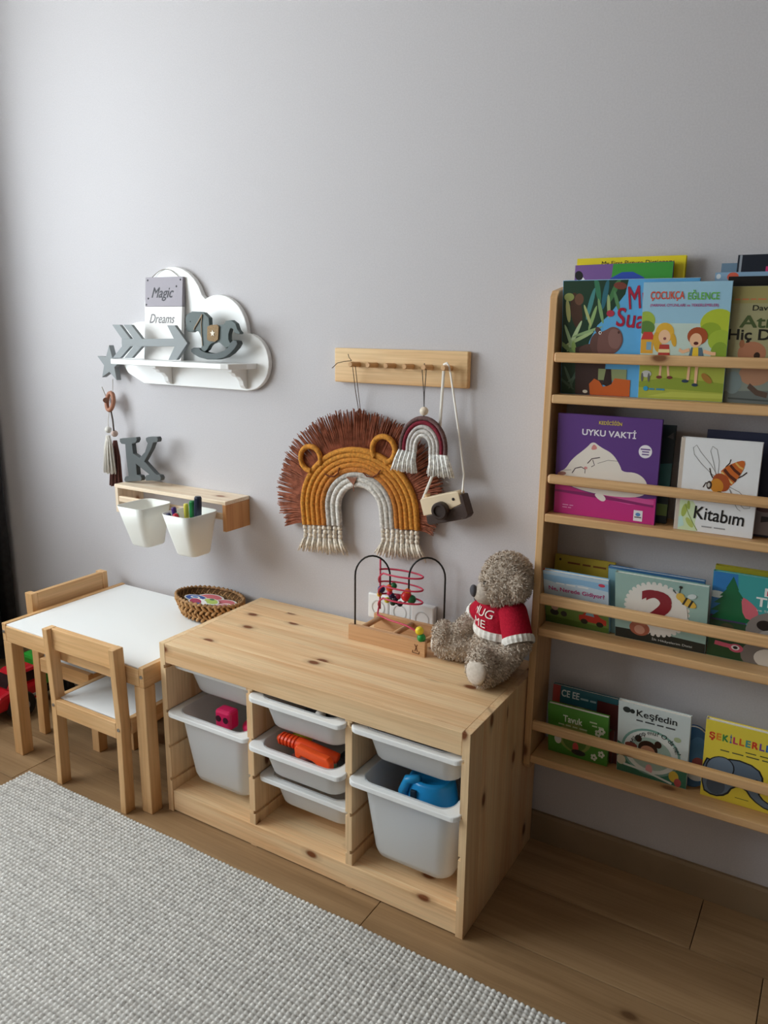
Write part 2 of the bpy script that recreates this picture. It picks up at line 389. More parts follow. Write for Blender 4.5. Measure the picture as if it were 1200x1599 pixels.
def rrect(cx, cy, hx, hy, r, n=5):
    out = []
    for (sx, sy, a0) in ((1, 1, 0), (-1, 1, 90), (-1, -1, 180), (1, -1, 270)):
        for k in range(n + 1):
            a = math.radians(a0 + 90.0 * k / n); out.append((cx + sx * (hx - r) + r * math.cos(a), cy + sy * (hy - r) + r * math.sin(a)))
    return out
def loft(mb, rings, cap_first=False, cap_last=False):
    n = len(rings[0]); vs = [p for r in rings for p in r]; fs = []
    for i in range(len(rings) - 1):
        for j in range(n): fs.append((i * n + j, i * n + (j + 1) % n, (i + 1) * n + (j + 1) % n, (i + 1) * n + j))
    if cap_first: fs.append(tuple(range(n - 1, -1, -1)))
    if cap_last: fs.append(tuple((len(rings) - 1) * n + j for j in range(n)))
    return mb.add(vs, fs)
def storage_bin(cx, yfront, zrim, depth, label):
    """frosted bin: tapered tub (body), wide flat rim that slides in the grooves"""
    L = 0.405; hw = 0.1475; cy = yfront + L / 2
    t = thing('storage_bin', label, 'bin', (cx, cy, zrim - depth), 'frosted plastic bins in the storage bench')
    b = MB(); wt, wb = 0.122, 0.104 if depth > 0.15 else 0.110
    rings = []
    for (f, ins) in ((1.0, 0.0), (0.5, 0.5), (0.08, 0.93), (0.0, 1.15)):
        hx = wt - (wt - wb) * ins; hy = L / 2 - 0.016 - 0.030 * ins; z = zrim - depth + depth * f
        rings.append([(x, y, z) for x, y in rrect(cx, cy, hx, hy, 0.035)])
    inner = []
    for (f, ins) in ((0.0, 1.15), (0.08, 0.93), (0.5, 0.5), (1.0, 0.0)):
        hx = wt - (wt - wb) * ins - 0.0022; hy = L / 2 - 0.016 - 0.030 * ins - 0.0022; z = zrim - depth + 0.002 + (depth - 0.002) * f
        inner.append([(x, y, z) for x, y in rrect(cx, cy, hx, hy, 0.033)])
    loft(b, rings[::-1], cap_first=True); loft(b, inner, cap_first=True)
    part('tub', b, plastic_clear(), t, smooth=True)
    r = MB()
    o = rrect(cx, cy, hw, L / 2, 0.018); i = rrect(cx, cy, wt - 0.001, L / 2 - 0.017, 0.034)
    def dz(x, y):       # front and back lips droop a little towards the middle
        e = max(0.0, (abs(y - cy) - (L / 2 - 0.05)) / 0.05); return -0.010 * e * (1 - (abs(x - cx) / hw) ** 2.2)
    loft(r, [[(x, y, zrim - 0.012 + dz(x, y)) if abs(y - cy) > L / 2 - 0.03 else (x, y, zrim - 0.003) for x, y in o],
             [(x, y, zrim + dz(x, y)) for x, y in o], [(x, y, zrim + dz(x, y) * 0.6) for x, y in i], [(x, y, zrim - 0.008) for x, y in i]])
    part('rim', r, paint('#eeefef', 0.4), t, bevel=0.003)
    return t
C1, C2, C3 = 0.162, 0.469, 0.777
storage_bin(C1, -0.418, SLOT[0], 0.094, 'shallow frosted bin above the deep bin with pink toys')
storage_bin(C1, -0.452, SLOT[1] + 0.0, 0.215, 'deep frosted bin holding pink toys, in the column beside the small table')
storage_bin(C2, -0.462, SLOT[0], 0.094, 'topmost shallow frosted bin of the middle column, with dark toys inside')
storage_bin(C2, -0.468, SLOT[1], 0.094, 'shallow frosted bin holding the orange toy, mid column')
storage_bin(C2, -0.428, SLOT[2], 0.094, 'lowest shallow frosted bin, under the bin with the orange toy')
storage_bin(C3, -0.452, SLOT[0], 0.094, 'shallow frosted bin with a red toy, above the deep bin with the blue toy')
storage_bin(C3, -0.462, SLOT[1], 0.215, 'deep frosted bin holding a blue toy and a patterned box')

# toys seen in the bins
m = MB(); m.box(0.150, 0.205, -0.40, -0.36, 0.285, 0.340)
t = thing('toy_block', 'pink plastic toy with round holes in the deep bin', 'toy', (0.178, -0.38, 0.285))
b = part('body', m, paint('#d8215f', 0.3), t, bevel=0.008)
for dx in (0.164, 0.190): part('hole', MB().lathe([(0.009, 0), (0.009, 0.0015)], (dx, -0.4, 0.315), 'y', 14), paint('#3b0b20', 0.5), t)
solo('toy_ball', MB().ball((0.245, -0.345, 0.285), (0.036, 0.03, 0.026), 20, 12), paint('#e02a63', 0.3), 'pink rounded toy lying beside the pink toy with holes', 'toy', (0.245, -0.345, 0.26), smooth=True)
# orange toy: a chunky digger arm
t = thing('toy_crane', 'bright orange plastic toy crane lying in the middle bin', 'toy', (0.47, -0.40, 0.292))
ORG[t.name] = Vector((0.47, -0.385, 0.28))
def tubeR(p, r, n=12): return MB().tube(p, r, n)
part('barrel', MB().tube([(0.385, -0.395, 0.318), (0.40, -0.395, 0.319), (0.455, -0.392, 0.318), (0.50, -0.388, 0.312), (0.56, -0.384, 0.306)], [0.010, 0.017, 0.019, 0.018, 0.016], 14, flat=0.8), paint('#f0501e', 0.35), t, smooth=True)
for k in range(5): part('ridge', MB().tube([(0.395 + k * 0.011, -0.395, 0.319), (0.399 + k * 0.011, -0.395, 0.319)], 0.0195, 14, flat=0.8), paint('#e24414', 0.35), t)
hnd = MB()
hnd.prism([(0.455, 0.322), (0.462, 0.331), (0.515, 0.325), (0.555, 0.322), (0.566, 0.312), (0.566, 0.278), (0.528, 0.278), (0.526, 0.296), (0.512, 0.302), (0.478, 0.305), (0.470, 0.296), (0.458, 0.298)], 'y', -0.425, -0.405)
part('handle', hnd, paint('#f55a24', 0.35), t, bevel=0.004)
solo('toy_saucer', MB().ball((0.415, -0.35, 0.312), (0.03, 0.03, 0.012), 18, 10), paint('#c9c93c', 0.4), 'small yellow-green saucer behind the orange toy crane', 'toy', (0.415, -0.35, 0.30), smooth=True)
solo('toy_car', MB().box(0.535, 0.575, -0.37, -0.30, 0.272, 0.302), paint('#26262a', 0.4), 'small black toy beside the orange toy crane', 'toy', (0.555, -0.34, 0.272), bevel=0.008)
# top middle bin: black and white toys
t = thing('toy_animal', 'black and white toy animal in the topmost middle bin', 'toy', (0.53, -0.40, 0.415))
part('body', MB().ball((0.555, -0.40, 0.428), (0.036, 0.020, 0.020), 16, 10), paint('#1d1c1e', 0.5), t, smooth=True)
part('head', MB().ball((0.528, -0.425, 0.440), (0.014, 0.013, 0.013), 14, 9), paint('#e6e3e0', 0.5), t, smooth=True)
part('eye', MB().ball((0.527, -0.4375, 0.443), 0.0035, 8, 6), paint('#0c0c0c', 0.3), t, smooth=True)
solo('toy_block', MB().box(0.45, 0.51, -0.39, -0.33, 0.41, 0.436), paint('#232225', 0.5), 'dark toy block beside the toy animal', 'toy', (0.48, -0.36, 0.41), bevel=0.006)
solo('toy_disc', MB().lathe([(0.0, 0.0), (0.07, 0.0), (0.078, 0.006), (0.07, 0.014), (0.0, 0.02)], (0.775, -0.33, 0.435), 'z', 28), paint('#a32a26', 0.45), 'dull red round toy lying in the shallow bin above the blue toy', 'toy', (0.775, -0.33, 0.435), smooth=True)
# blue toy: bucket with a handle slot
t = thing('toy_bucket', 'bright blue plastic toy bucket in the deep bin', 'toy', (0.80, -0.35, 0.20))
pb = MB()
def flare(z, r): return [(0.80 + r * math.cos(a) * 1.15, -0.345 + r * math.sin(a), z) for a in [2 * PI * k / 28 for k in range(28)]]
loft(pb, [flare(0.215, 0.052), flare(0.25, 0.060), flare(0.315, 0.050), flare(0.325, 0.044), flare(0.318, 0.038)], cap_first=True, cap_last=True)
part('body', pb, paint('#1e8fd0', 0.28), t, smooth=True)
part('spout', MB().tube([(0.735, -0.37, 0.24), (0.742, -0.385, 0.285), (0.755, -0.385, 0.318), (0.785, -0.38, 0.327)], [0.010, 0.012, 0.012, 0.010], 12), paint('#2a9fde', 0.28), t, smooth=True)
part('slot', MB().box(0.770, 0.786, -0.4035, -0.395, 0.255, 0.305), paint('#0d2638', 0.5), t, bevel=0.003)
# patterned box behind the frosted front
fm, fnt, fb = new_mat('flower_print')
vo = N(fnt, 'ShaderNodeTexVoronoi'); vo.inputs['Scale'].default_value = 42.0; fnt.links.new(coords(fnt, (1, 1, 1), False), vo.inputs['Vector'])
sp = N(fnt, 'ShaderNodeSeparateColor'); fnt.links.new(vo.outputs['Color'], sp.inputs[0])
hc = ramp(fnt, sp.outputs[0], [(0.0, hexc('#d98aa0')), (0.35, hexc('#7fb6d6')), (0.7, hexc('#8fb98a')), (1.0, hexc('#e8b0b8'))])
dm = ramp(fnt, vo.outputs['Distance'], [(0.28, (1, 1, 1, 1)), (0.36, (0, 0, 0, 1))])
fnt.links.new(mixc(fnt, dm, hexc('#e3e8ec'), hc), fb.inputs['Base Color'])
solo('card_box', MB().box(0.690, 0.805, -0.396, -0.29, 0.108, 0.215), fm, 'pale box printed with small flowers inside the deep bin', 'box', (0.745, -0.36, 0.108), bevel=0.003)
solo('toy_duck', MB().ball((0.842, -0.362, 0.162), (0.028, 0.030, 0.050), 18, 12), paint('#d9b95e', 0.5), 'yellow rounded toy beside the flower-printed box', 'toy', (0.845, -0.385, 0.11), smooth=True)
solo('toy_brick', MB().box(0.215, 0.252, -0.375, -0.335, 0.107, 0.150), paint('#b9c86a', 0.4), 'pale green toy brick at the bottom of the deep bin with pink toys', 'toy', (0.24, -0.38, 0.107), bevel=0.003)
solo('toy_brick', MB().box(0.40, 0.45, -0.392, -0.35, 0.228, 0.27), paint('#d88a92', 0.4), 'rose toy brick under the orange toy crane', 'toy', (0.425, -0.38, 0.226), bevel=0.003)
solo('toy_brick', MB().box(0.49, 0.53, -0.392, -0.35, 0.228, 0.265), paint('#8fae8a', 0.4), 'sage toy brick under the orange toy crane', 'toy', (0.51, -0.38, 0.226), bevel=0.003)

# ------------------------------------------------------------------ small table
def bolt(parent, p, ax='y'):
    part('bolt', MB().lathe([(0.0055, 0), (0.005, 0.0025), (0.0025, 0.003), (0.0022, 0.0012), (0.0, 0.0012)], p, ax, 12), paint('#b9b9b9', 0.3, metal=1.0), parent, smooth=False)
tx0, tx1, ty0, ty1 = -0.654, -0.020, -0.492, -0.018
tt = thing('play_table', 'small wooden table with a white top and square legs', 'table', ((tx0 + tx1) / 2, (ty0 + ty1) / 2, 0))
LW = 0.040
for (x, y) in ((tx0, ty0), (tx1 - LW, ty0), (tx0, ty1 - LW), (tx1 - LW, ty1 - LW)):
    part('leg', MB().box(x, x + LW, y, y + LW, 0, 0.392), birch('z'), tt, bevel=0.002)
part('apron', MB().box(tx0 + 0.019, tx1 - 0.019, ty0, ty0 + 0.018, 0.393, 0.444), birch('x'), tt, bevel=0.0015)
part('apron', MB().box(tx0 + 0.019, tx1 - 0.019, ty1 - 0.018, ty1, 0.393, 0.444), birch('x'), tt, bevel=0.0015)
part('end_rail', MB().box(tx0, tx0 + 0.018, ty0, ty1, 0.393, 0.452), birch('y'), tt, bevel=0.0015)
part('end_rail', MB().box(tx1 - 0.018, tx1, ty0, ty1, 0.393, 0.452), birch('y'), tt, bevel=0.0015)
part('white_top', MB().box(tx0 + 0.0183, tx1 - 0.0183, ty0 + 0.004, ty1 - 0.003, 0.4442, 0.4490), paint('#f4f5f4', 0.35), tt, bevel=0.0008)
for (x, y) in ((tx1 - 0.009, ty0), (tx0 + 0.009, ty0)): bolt(tt, (x, y, 0.425))

def small_chair(loc, rz, label):
    """children's chair; local: back at y=0, seat towards +y, width along x"""
    t = thing('small_chair', label, 'chair', loc, 'wooden chairs at the small table', rot=(0, 0, rz), local=True)
    Wc, D, S = 0.305, 0.285, 0.033
    for x in (-Wc / 2, Wc / 2 - 0.022):
        part('leg', MB().prism([(0.0, 0), (0.034, 0), (0.038, 0.28), (0.031, 0.505), (-0.004, 0.505), (0.004, 0.28)], 'x', x, x + 0.022), birch('z'), t, bevel=0.0018)
    for x in (-Wc / 2 + 0.02, Wc / 2 - 0.02 - S):
        part('leg', MB().box(x, x + S, D - S, D, 0, 0.235), birch('z'), t, bevel=0.0018)
    part('back_board', MB().box(-Wc / 2 + 0.0225, Wc / 2 - 0.0225, 0.012, 0.031, 0.438, 0.504), birch('x'), t, bevel=0.0015)
    part('seat_rail', MB().box(-Wc / 2 + 0.0225, Wc / 2 - 0.0225, 0.004, 0.020, 0.232, 0.280), birch('x'), t, bevel=0.0015)
    part('seat_rail', MB().box(-Wc / 2 + 0.019, Wc / 2 - 0.019, D - 0.018, D, 0.2355, 0.278), birch('x'), t, bevel=0.0015)
    for x in (-Wc / 2 + 0.0005, Wc / 2 - 0.0185):
        part('side_rail', MB().box(x, x + 0.018, 0.041, D, 0.2355, 0.283), birch('y'), t, bevel=0.0015)
    part('white_seat', MB().box(-Wc / 2 + 0.0188, Wc / 2 - 0.0188, 0.022, D - 0.0005, 0.2785, 0.2815), paint('#eceff1', 0.4), t)
    for x in (-Wc / 2 + 0.011, Wc / 2 - 0.011): bolt(t, (x, 0.004, 0.262))
    return t
small_chair((-0.236, -0.531, 0), 0.0, 'small wooden chair with its back board turned to the grey rug')
small_chair((-0.705, -0.215, 0), -PI / 2, 'small wooden chair at the table end beside the toy truck')

# ------------------------------------------------------------------ front-facing bookcase
BX0, BX1, BYF = 0.9425, 1.88, -0.116
SHELF = [1.224, 0.945, 0.658, 0.312]; RAIL = [(1.296, 1.318), (1.017, 1.040), (0.720, 0.746), (0.384, 0.408)]
bc = thing('bookcase', 'wall-mounted pine bookcase showing picture books face out', 'bookcase', ((BX0 + BX1) / 2, -0.06, 0.27))
for x in (BX0, BX1 - 0.018):
    part('side_panel', MB().prism([(-0.001, 0.27), (BYF + 0.012, 0.27), (BYF, 0.285), (BYF, 1.438), (BYF + 0.012, 1.452), (-0.001, 1.470)], 'x', x, x + 0.018), shelfwood('z'), bc, bevel=0.002)
for z in SHELF:
    part('shelf_board', MB().box(BX0 + 0.0184, BX1 - 0.0184, BYF - 0.001, -0.001, z - 0.020, z), shelfwood('x'), bc, bevel=0.003)
for i, (a, b) in enumerate(RAIL):
    part('front_bar', MB().box(BX0 + 0.0184, BX1 - 0.0184, BYF - 0.003, BYF + 0.013, a, b), shelfwood('x'), bc, bevel=0.0075 if i == 1 else 0.004)

# ------------------------------------------------------------------ cloud shelf and what stands on it
def smooth_closed(pts, it=2):
    for _ in range(it):
        n = len(pts); q = []
        for i in range(n):
            a, b = pts[i], pts[(i + 1) % n]
            q += [(a[0] * .75 + b[0] * .25, a[1] * .75 + b[1] * .25), (a[0] * .25 + b[0] * .75, a[1] * .25 + b[1] * .75)]
        pts = q
    return pts
white = paint('#f3f4f4', 0.4); greyp = paint('#878c8e', 0.55); darkgrey = paint('#565d5f', 0.55)
cs = thing('cloud_shelf', 'white cloud-shaped wooden wall shelf with small brackets', 'shelf', (-0.24, -0.06, 1.178))
def arc(cx, cz, r, a0, a1, n=14): return [(cx + r * math.cos(math.radians(a0 + (a1 - a0) * k / n)), cz + r * math.sin(math.radians(a0 + (a1 - a0) * k / n))) for k in range(n + 1)]
cl = [(-0.475, 1.178), (-0.03, 1.176)] + arc(-0.028, 1.262, 0.085, -75, 78) + arc(-0.135, 1.345, 0.113, 0, 117) + arc(-0.322, 1.413, 0.131, 20, 196) + arc(-0.478, 1.278, 0.098, 88, 225)
part('cloud_panel', MB().prism(cl, 'y', -0.001, -0.018), white, cs, bevel=0.002)
part('shelf_board', MB().prism([(-0.535, -0.0185), (0.012, -0.0185), (0.010, -0.060), (-0.02, -0.108), (-0.045, -0.115), (-0.505, -0.115), (-0.524, -0.108)], 'z', 1.243, 1.259), white, cs, bevel=0.002)
for bx in (-0.350, -0.035):
    prof = [(-0.0185, 1.242), (-0.088, 1.242), (-0.088, 1.234), (-0.075, 1.230), (-0.070, 1.222), (-0.052, 1.218), (-0.040, 1.206), (-0.036, 1.192), (-0.028, 1.184), (-0.0185, 1.182)]
    part('bracket', MB().prism(prof, 'x', bx - 0.009, bx + 0.009), white, cs, bevel=0.0015)

def text_obj(body, fit, mat, parent, place, name='lettering', bold=0.0, shear=0.0, keep=False, label=None, bend=None):
    """fit=(w,h) box; place: function (x,z in box centred coords) -> point; keep aspect if keep"""
    me = text_mesh(body, 1.0, 0.0, shear)
    if bold:                                   # heavier strokes: the same letters set again a hair apart
        mv = [v.co.copy() for v in me.vertices]; mp = [tuple(p.vertices) for p in me.polygons]; d_ = bold * 1.6; nv = len(mv)
        V_, F_ = [], []
        for q_, (ox, oy) in enumerate(((-d_, -d_), (d_, -d_), (-d_, d_), (d_, d_), (0, 0))):
            V_ += [v + Vector((ox, oy, 0.000015 * q_)) for v in mv]; F_ += [tuple(i + q_ * nv for i in p) for p in mp]
        me = bpy.data.meshes.new('lettering'); me.from_pydata(V_, [], F_); me.update()
    if not me.vertices: return None
    xs = [v.co.x for v in me.vertices]; ys = [v.co.y for v in me.vertices]
    x0, x1, y0, y1 = min(xs), max(xs), min(ys), max(ys)
    sx = fit[0] / max(x1 - x0, 1e-6); sy = fit[1] / max(y1 - y0, 1e-6)
    if keep: sx = sy = min(sx, sy)
    for v in me.vertices:
        a, b_ = (v.co.x - (x0 + x1) / 2) * sx, (v.co.y - (y0 + y1) / 2) * sy
        lay = v.co.z if bold else 0.0; v.co = place(a, b_) + Vector((0, -lay, 0))
    me.materials.clear(); me.materials.append(mat); me.name = name
    o = link(name, me, parent)
    if label: o['label'] = label
    return o

pl = thing('wooden_plaque', 'two-tone wooden plaque lettered Magic Dreams leaning on the cloud', 'sign', (-0.345, -0.055, 1.2592), rot=(-0.10, 0, 0.02), local=True)
part('board', MB().box(-0.080, 0.080, 0, 0.012, 0, 0.165), paint('#eceae8', 0.6), pl, bevel=0.001)
part('board', MB().box(-0.080, 0.080, 0, 0.012, 0.1656, 0.255), paint('#9d97a0', 0.6), pl, bevel=0.001, label='mauve grey upper board')
text_obj('Magic', (0.094, 0.042), paint('#34323a', 0.6), pl, lambda a, b: Vector((a - 0.004, -0.0006, b + 0.203)), bold=0.004, shear=0.35)
text_obj('Dreams', (0.108, 0.028), paint('#6f6d72', 0.6), pl, lambda a, b: Vector((a - 0.004, -0.0006, b + 0.128)), shear=0.35)
for (x, z) in ((-0.070, 0.246), (0.070, 0.246), (-0.074, 0.171), (-0.066, 0.190), (0.054, 0.226)):
    part('nail', MB().lathe([(0.0032, 0), (0.002, 0.0014), (0, 0.0016)], (x, 0, z), 'y', 8), paint('#2b2a30', 0.5), pl)
part('cord', MB().tube([(-0.070 + 0.14 * k / 12, 0.006, 0.246 + 0.034 * math.sin(PI * k / 12)) for k in range(13)], 0.0012, 6), paint('#9a958c', 0.8), pl)

ar = thing('wooden_arrow', 'grey wooden arrow standing on the cloud shelf', 'decoration', (-0.35, -0.095, 1.2592))
YA = -0.095
def pa(u, v): p = P(u, v, YA); return (p.x, p.z)
shaft = [pa(190, 529), pa(278, 529), pa(278, 541), pa(190, 541)]
part('shaft', MB().prism(shaft, 'y', YA, YA + 0.011), greyp, ar, bevel=0.001)
part('arrow_head', MB().prism([pa(261, 508), pa(273, 508), pa(293, 536), pa(276, 562), pa(263, 562), pa(275, 536)], 'y', YA - 0.0003, YA + 0.0115), greyp, ar, bevel=0.001)
for d in (0, 18):
    part('fletching', MB().prism([pa(175 + d, 507), pa(187 + d, 507), pa(204 + d, 529), pa(191 + d, 530)], 'y', YA - 0.0003, YA + 0.0115), greyp, ar, bevel=0.001)
    part('fletching', MB().prism([pa(191 + d, 540), pa(204 + d, 541), pa(188 + d, 559), pa(176 + d, 559)], 'y', YA - 0.0003, YA + 0.0115), greyp, ar, bevel=0.001)

YH = -0.075
def ph(x, y):        # crop coords of the zoomed photo -> plane
    p = P(140 + x * 0.25, 400 + y * 0.25, YH); return (p.x, p.z)
rh = thing('rocking_horse', 'dark grey-green wooden rocking horse with a burlap saddle', 'ornament', (-0.11, -0.07, 1.2592))
hb = [(605, 365), (640, 345), (690, 347), (712, 352), (745, 385), (748, 430), (765, 436), (812, 430), (838, 425), (850, 405), (885, 400), (912, 420), (925, 460), (942, 480), (935, 488), (905, 480), (895, 455), (885, 450), (878, 455), (868, 490), (868, 520), (880, 545), (885, 560), (850, 575), (835, 560), (812, 540), (790, 536), (760, 548), (748, 560), (735, 585), (715, 600), (692, 590), (700, 560), (700, 520), (690, 490), (680, 470), (655, 465), (640, 475), (615, 472), (600, 455), (605, 430), (598, 400)]
part('body', MB().prism([ph(*q) for q in hb], 'y', YH, YH + 0.016), paint('#4f5b5a', 0.55), rh, bevel=0.0015)
rk = [(640, 580), (655, 572), (690, 575), (705, 590), (730, 602), (760, 608), (800, 606), (845, 590), (870, 570), (885, 540), (905, 523), (925, 530), (930, 548), (915, 575), (885, 608), (850, 632), (800, 646), (740, 645), (690, 632), (655, 612), (640, 598)]
part('rocker', MB().prism([ph(*q) for q in rk], 'y', YH - 0.004, YH + 0.020), paint('#434c4d', 0.55), rh, bevel=0.0015)
part('saddle', MB().prism([ph(*q) for q in ((742, 440), (765, 430), (800, 428), (812, 440), (808, 520), (790, 534), (752, 530), (740, 520))], 'y', YH - 0.0045, YH - 0.0005), noisy('burlap', '#8a7358', '#a58c6c', 300, 0.95), rh)
sc_ = ph(776, 482)
part('star', MB().prism([(sc_[0] + (0.0105 if k % 2 == 0 else 0.0045) * math.sin(k * PI / 5), sc_[1] + (0.0105 if k % 2 == 0 else 0.0045) * math.cos(k * PI / 5)) for k in range(10)], 'y', YH - 0.0060, YH - 0.0046), paint('#ece4d6', 0.7), rh)
tw = paint('#b59f86', 0.9)
part('rein', MB().tube([Vector((ph(*q)[0], YH - 0.002, ph(*q)[1])) for q in ((705, 365), (690, 395), (660, 445), (655, 460))], 0.0016, 6), tw, rh)
part('rein', MB().tube([Vector((ph(*q)[0], YH - 0.002, ph(*q)[1])) for q in ((705, 365), (700, 420), (702, 490), (708, 560))], 0.0012, 6), tw, rh)
part('eye', MB().lathe([(0.002, 0), (0.0015, 0.001), (0, 0.0012)], (ph(629, 408)[0], YH, ph(629, 408)[1]), 'y', 8), paint('#1b1f20'), rh)

# ------------------------------------------------------------------ star garland with tassels
gl = thing('star_garland', 'hanging garland with a grey star, wooden ring and two tassels', 'garland', (-0.63, -0.03, 0.82))
GY = -0.03
sc0 = P(175, 568, GY)
part('star', MB().prism([(sc0.x + (0.062 if k % 2 == 0 else 0.027) * math.sin(k * PI / 5 + 0.09), sc0.z + (0.062 if k % 2 == 0 else 0.027) * math.cos(k * PI / 5 + 0.09)) for k in range(10)], 'y', GY - 0.012, GY + 0.008), greyp, gl, bevel=0.001)
part('string', MB().tube([P(176, 592, GY - 0.005), P(176, 610, GY - 0.006), P(172, 624, GY - 0.008)], 0.0011, 6), paint('#b7b3ac', 0.9), gl)
part('string', MB().tube([P(159, 604, GY - 0.02), P(165, 618, GY - 0.012)], 0.0018, 6), paint('#c9c5be', 0.9), gl)
rc = P(172, 627, GY - 0.01)
part('ring', MB().tube([rc + Vector((0.016 * math.cos(a), 0.006 * math.sin(a), 0.029 * math.sin(a))) for a in [2 * PI * k / 20 for k in range(20)]], 0.0075, 8, closed=True), paint('#a8735a', 0.6), gl, smooth=True)
part('wooden_knob', MB().tube([P(166, 625, GY + 0.02), P(165, 625, GY - 0.03)], 0.009, 12), paint('#7d5443', 0.6), gl)
part('string', MB().tube([P(173, 640, GY - 0.012), P(176, 655, GY - 0.014), P(178, 674, GY - 0.016)], 0.0028, 6), paint('#5b504b', 0.9), gl)
part('string', MB().tube([P(171, 640, GY - 0.016), P(169, 655, GY - 0.02), P(169, 668, GY - 0.024)], 0.0012, 6), paint('#d8d4cc', 0.9), gl)
def tassel(pb, ptop, pbot, y, hexs, rb, name_b, wid):
    part('bead', MB().ball(P(pb[0], pb[1], y), rb, 14, 9), paint(name_b, 0.5), gl, smooth=True)
    t = MB(); a, b = P(*ptop, y), P(*pbot, y); n = 34
    for k in range(n):
        an = 2 * PI * k / n * 3.1; rr = math.sqrt((k + 0.5) / n)
        top = a + Vector((0.006 * rr * math.cos(an), 0.005 * rr * math.sin(an), 0))
        mid = a.lerp(b, 0.35) + Vector((wid * 0.62 * rr * math.cos(an), 0.013 * rr * math.sin(an), 0))
        bot = b + Vector((wid * rr * math.cos(an), 0.018 * rr * math.sin(an), random.uniform(-0.006, 0.006)))
        t.tube([top, mid, bot], [0.0022, 0.0030, 0.0024], 5)
    part('tassel', t, noisy('yarn' + hexs, hexs, hexs, 60, 0.95), gl, smooth=True)
    nk = a.lerp(b, 0.12)
    part('binding', MB().lathe([(0.0085, -0.005), (0.0095, 0), (0.0085, 0.005)], nk, 'z', 12), noisy('yarn' + hexs, hexs, hexs, 60, 0.95), gl, smooth=True)
tassel((169, 671), (169, 680), (172, 737), GY - 0.040, '#dcd7cf', 0.0115, '#d9d6d0', 0.026)
tassel((179, 677), (180, 688), (182, 758), GY - 0.012, '#6b4640', 0.0115, '#cbb2a6', 0.030)

# ------------------------------------------------------------------ upside-down spice rack with the letter K and two buckets
rx0, rx1, rz0, rz1 = -0.543, -0.048, 0.750, 0.846
sr = thing('spice_rack', 'pale pine wall rack carrying the letter K and two buckets', 'rack', (-0.295, -0.055, rz0))
part('top_board', MB().box(rx0, rx1, -0.112, -0.001, rz1 - 0.012, rz1), pinepale('x'), sr, bevel=0.0015)
part('side_panel', MB().box(rx1 - 0.014, rx1, -0.111, -0.001, rz0, rz1 - 0.0122), pinered('z'), sr, bevel=0.0015, label='reddish pine end panel')
part('side_panel', MB().box(rx0, rx0 + 0.014, -0.111, -0.001, rz0, rz1 - 0.0122), pinepale('z'), sr, bevel=0.0015)
part('front_rail', MB().box(rx0 + 0.0143, rx1 - 0.0143, -0.110, -0.098, 0.786, 0.806), pinepale('x'), sr, bevel=0.003)
KY = -0.070
def pk(x, y): p = P(140 + x * 0.25, 640 + y * 0.25, KY); return (p.x, p.z)
kk = MB()
kp = [(188, 186), (292, 178), (296, 195), (288, 212), (265, 220), (272, 280), (312, 306), (345, 270), (362, 215), (352, 200), (350, 182), (365, 176), (420, 176), (428, 190), (424, 208), (398, 212), (385, 250), (342, 330), (405, 400), (420, 412), (438, 415), (447, 432), (444, 448), (352, 450), (345, 435), (352, 416), (372, 410), (290, 345), (296, 412), (318, 418), (326, 435), (322, 450), (222, 456), (216, 442), (222, 424), (244, 420), (228, 300), (222, 222), (198, 218), (188, 205)]
kq = [pk(*q) for q in kp]; dzk = rz1 + 0.0005 - min(q[1] for q in kq)
kk.prism([(a, b + dzk) for a, b in kq], 'y', KY, KY + 0.018)
solo('letter_k', kk, paint('#565b5c', 0.55), 'dark grey wooden letter K standing on the pale pine rack', 'letter', (-0.46, -0.06, rz1 + 0.0005), bevel=0.0015)
def bucket(xc, label):
    t = thing('hanging_bucket', label, 'bucket', (xc, -0.18, 0.685), 'white buckets on the rack')
    b = MB(); yb, yfz = -0.1125, 0
    def ring(z, hx, y1, y0, r): return [(x, y, z) for x, y in rrect(xc, (y0 + y1) / 2, hx, (y1 - y0) / 2, r)]
    out = [ring(0.686, 0.038, -0.135, -0.210, 0.018), ring(0.690, 0.041, -0.132, -0.214, 0.020), ring(0.76, 0.051, -0.122, -0.236, 0.024), ring(0.818, 0.060, -0.1125, -0.252, 0.028)]
    inn = [ring(0.818, 0.058, -0.1145, -0.250, 0.026), ring(0.76, 0.049, -0.124, -0.234, 0.022), ring(0.692, 0.039, -0.134, -0.212, 0.018)]
    loft(b, out + inn, cap_first=True, cap_last=True)
    part('body', b, paint('#eff0ea', 0.4), t, smooth=True)
    part('hook', MB().prism([(-0.1145, 0.79), (-0.1115, 0.79), (-0.1115, 0.808), (-0.0965, 0.808), (-0.0965, 0.795), (-0.0945, 0.795), (-0.0945, 0.8105), (-0.1145, 0.8105)], 'x', xc - 0.02, xc + 0.02), paint('#eff0ea', 0.4), t)
    return t
bucket(-0.325, 'white plastic hanging bucket, nearly empty, below the letter K')
bucket(-0.128, 'white plastic hanging bucket full of markers')
def marker(p0, p1, r, hx, hcap, lab):
    p0, p1 = Vector(p0), Vector(p1); t = thing('marker_pen', lab, 'pen', p0, 'markers in the bucket')
    d = p1 - p0
    part('barrel', MB().tube([p0, p0 + d * 0.6], r, 12), paint(hx, 0.4), t)
    part('cap', MB().tube([p0 + d * 0.6, p0 + d * 0.62, p0 + d * 0.97, p1], [r * 0.9, r * 1.12, r * 1.1, r * 0.8], 12), paint(hcap, 0.35), t)
bx, by = -0.128, -0.185
marker((bx + 0.000, by + 0.015, 0.700), (bx - 0.002, by + 0.018, 0.850), 0.0095, '#2c8a4a', '#1d7a3c', 'fat green marker standing in the bucket')
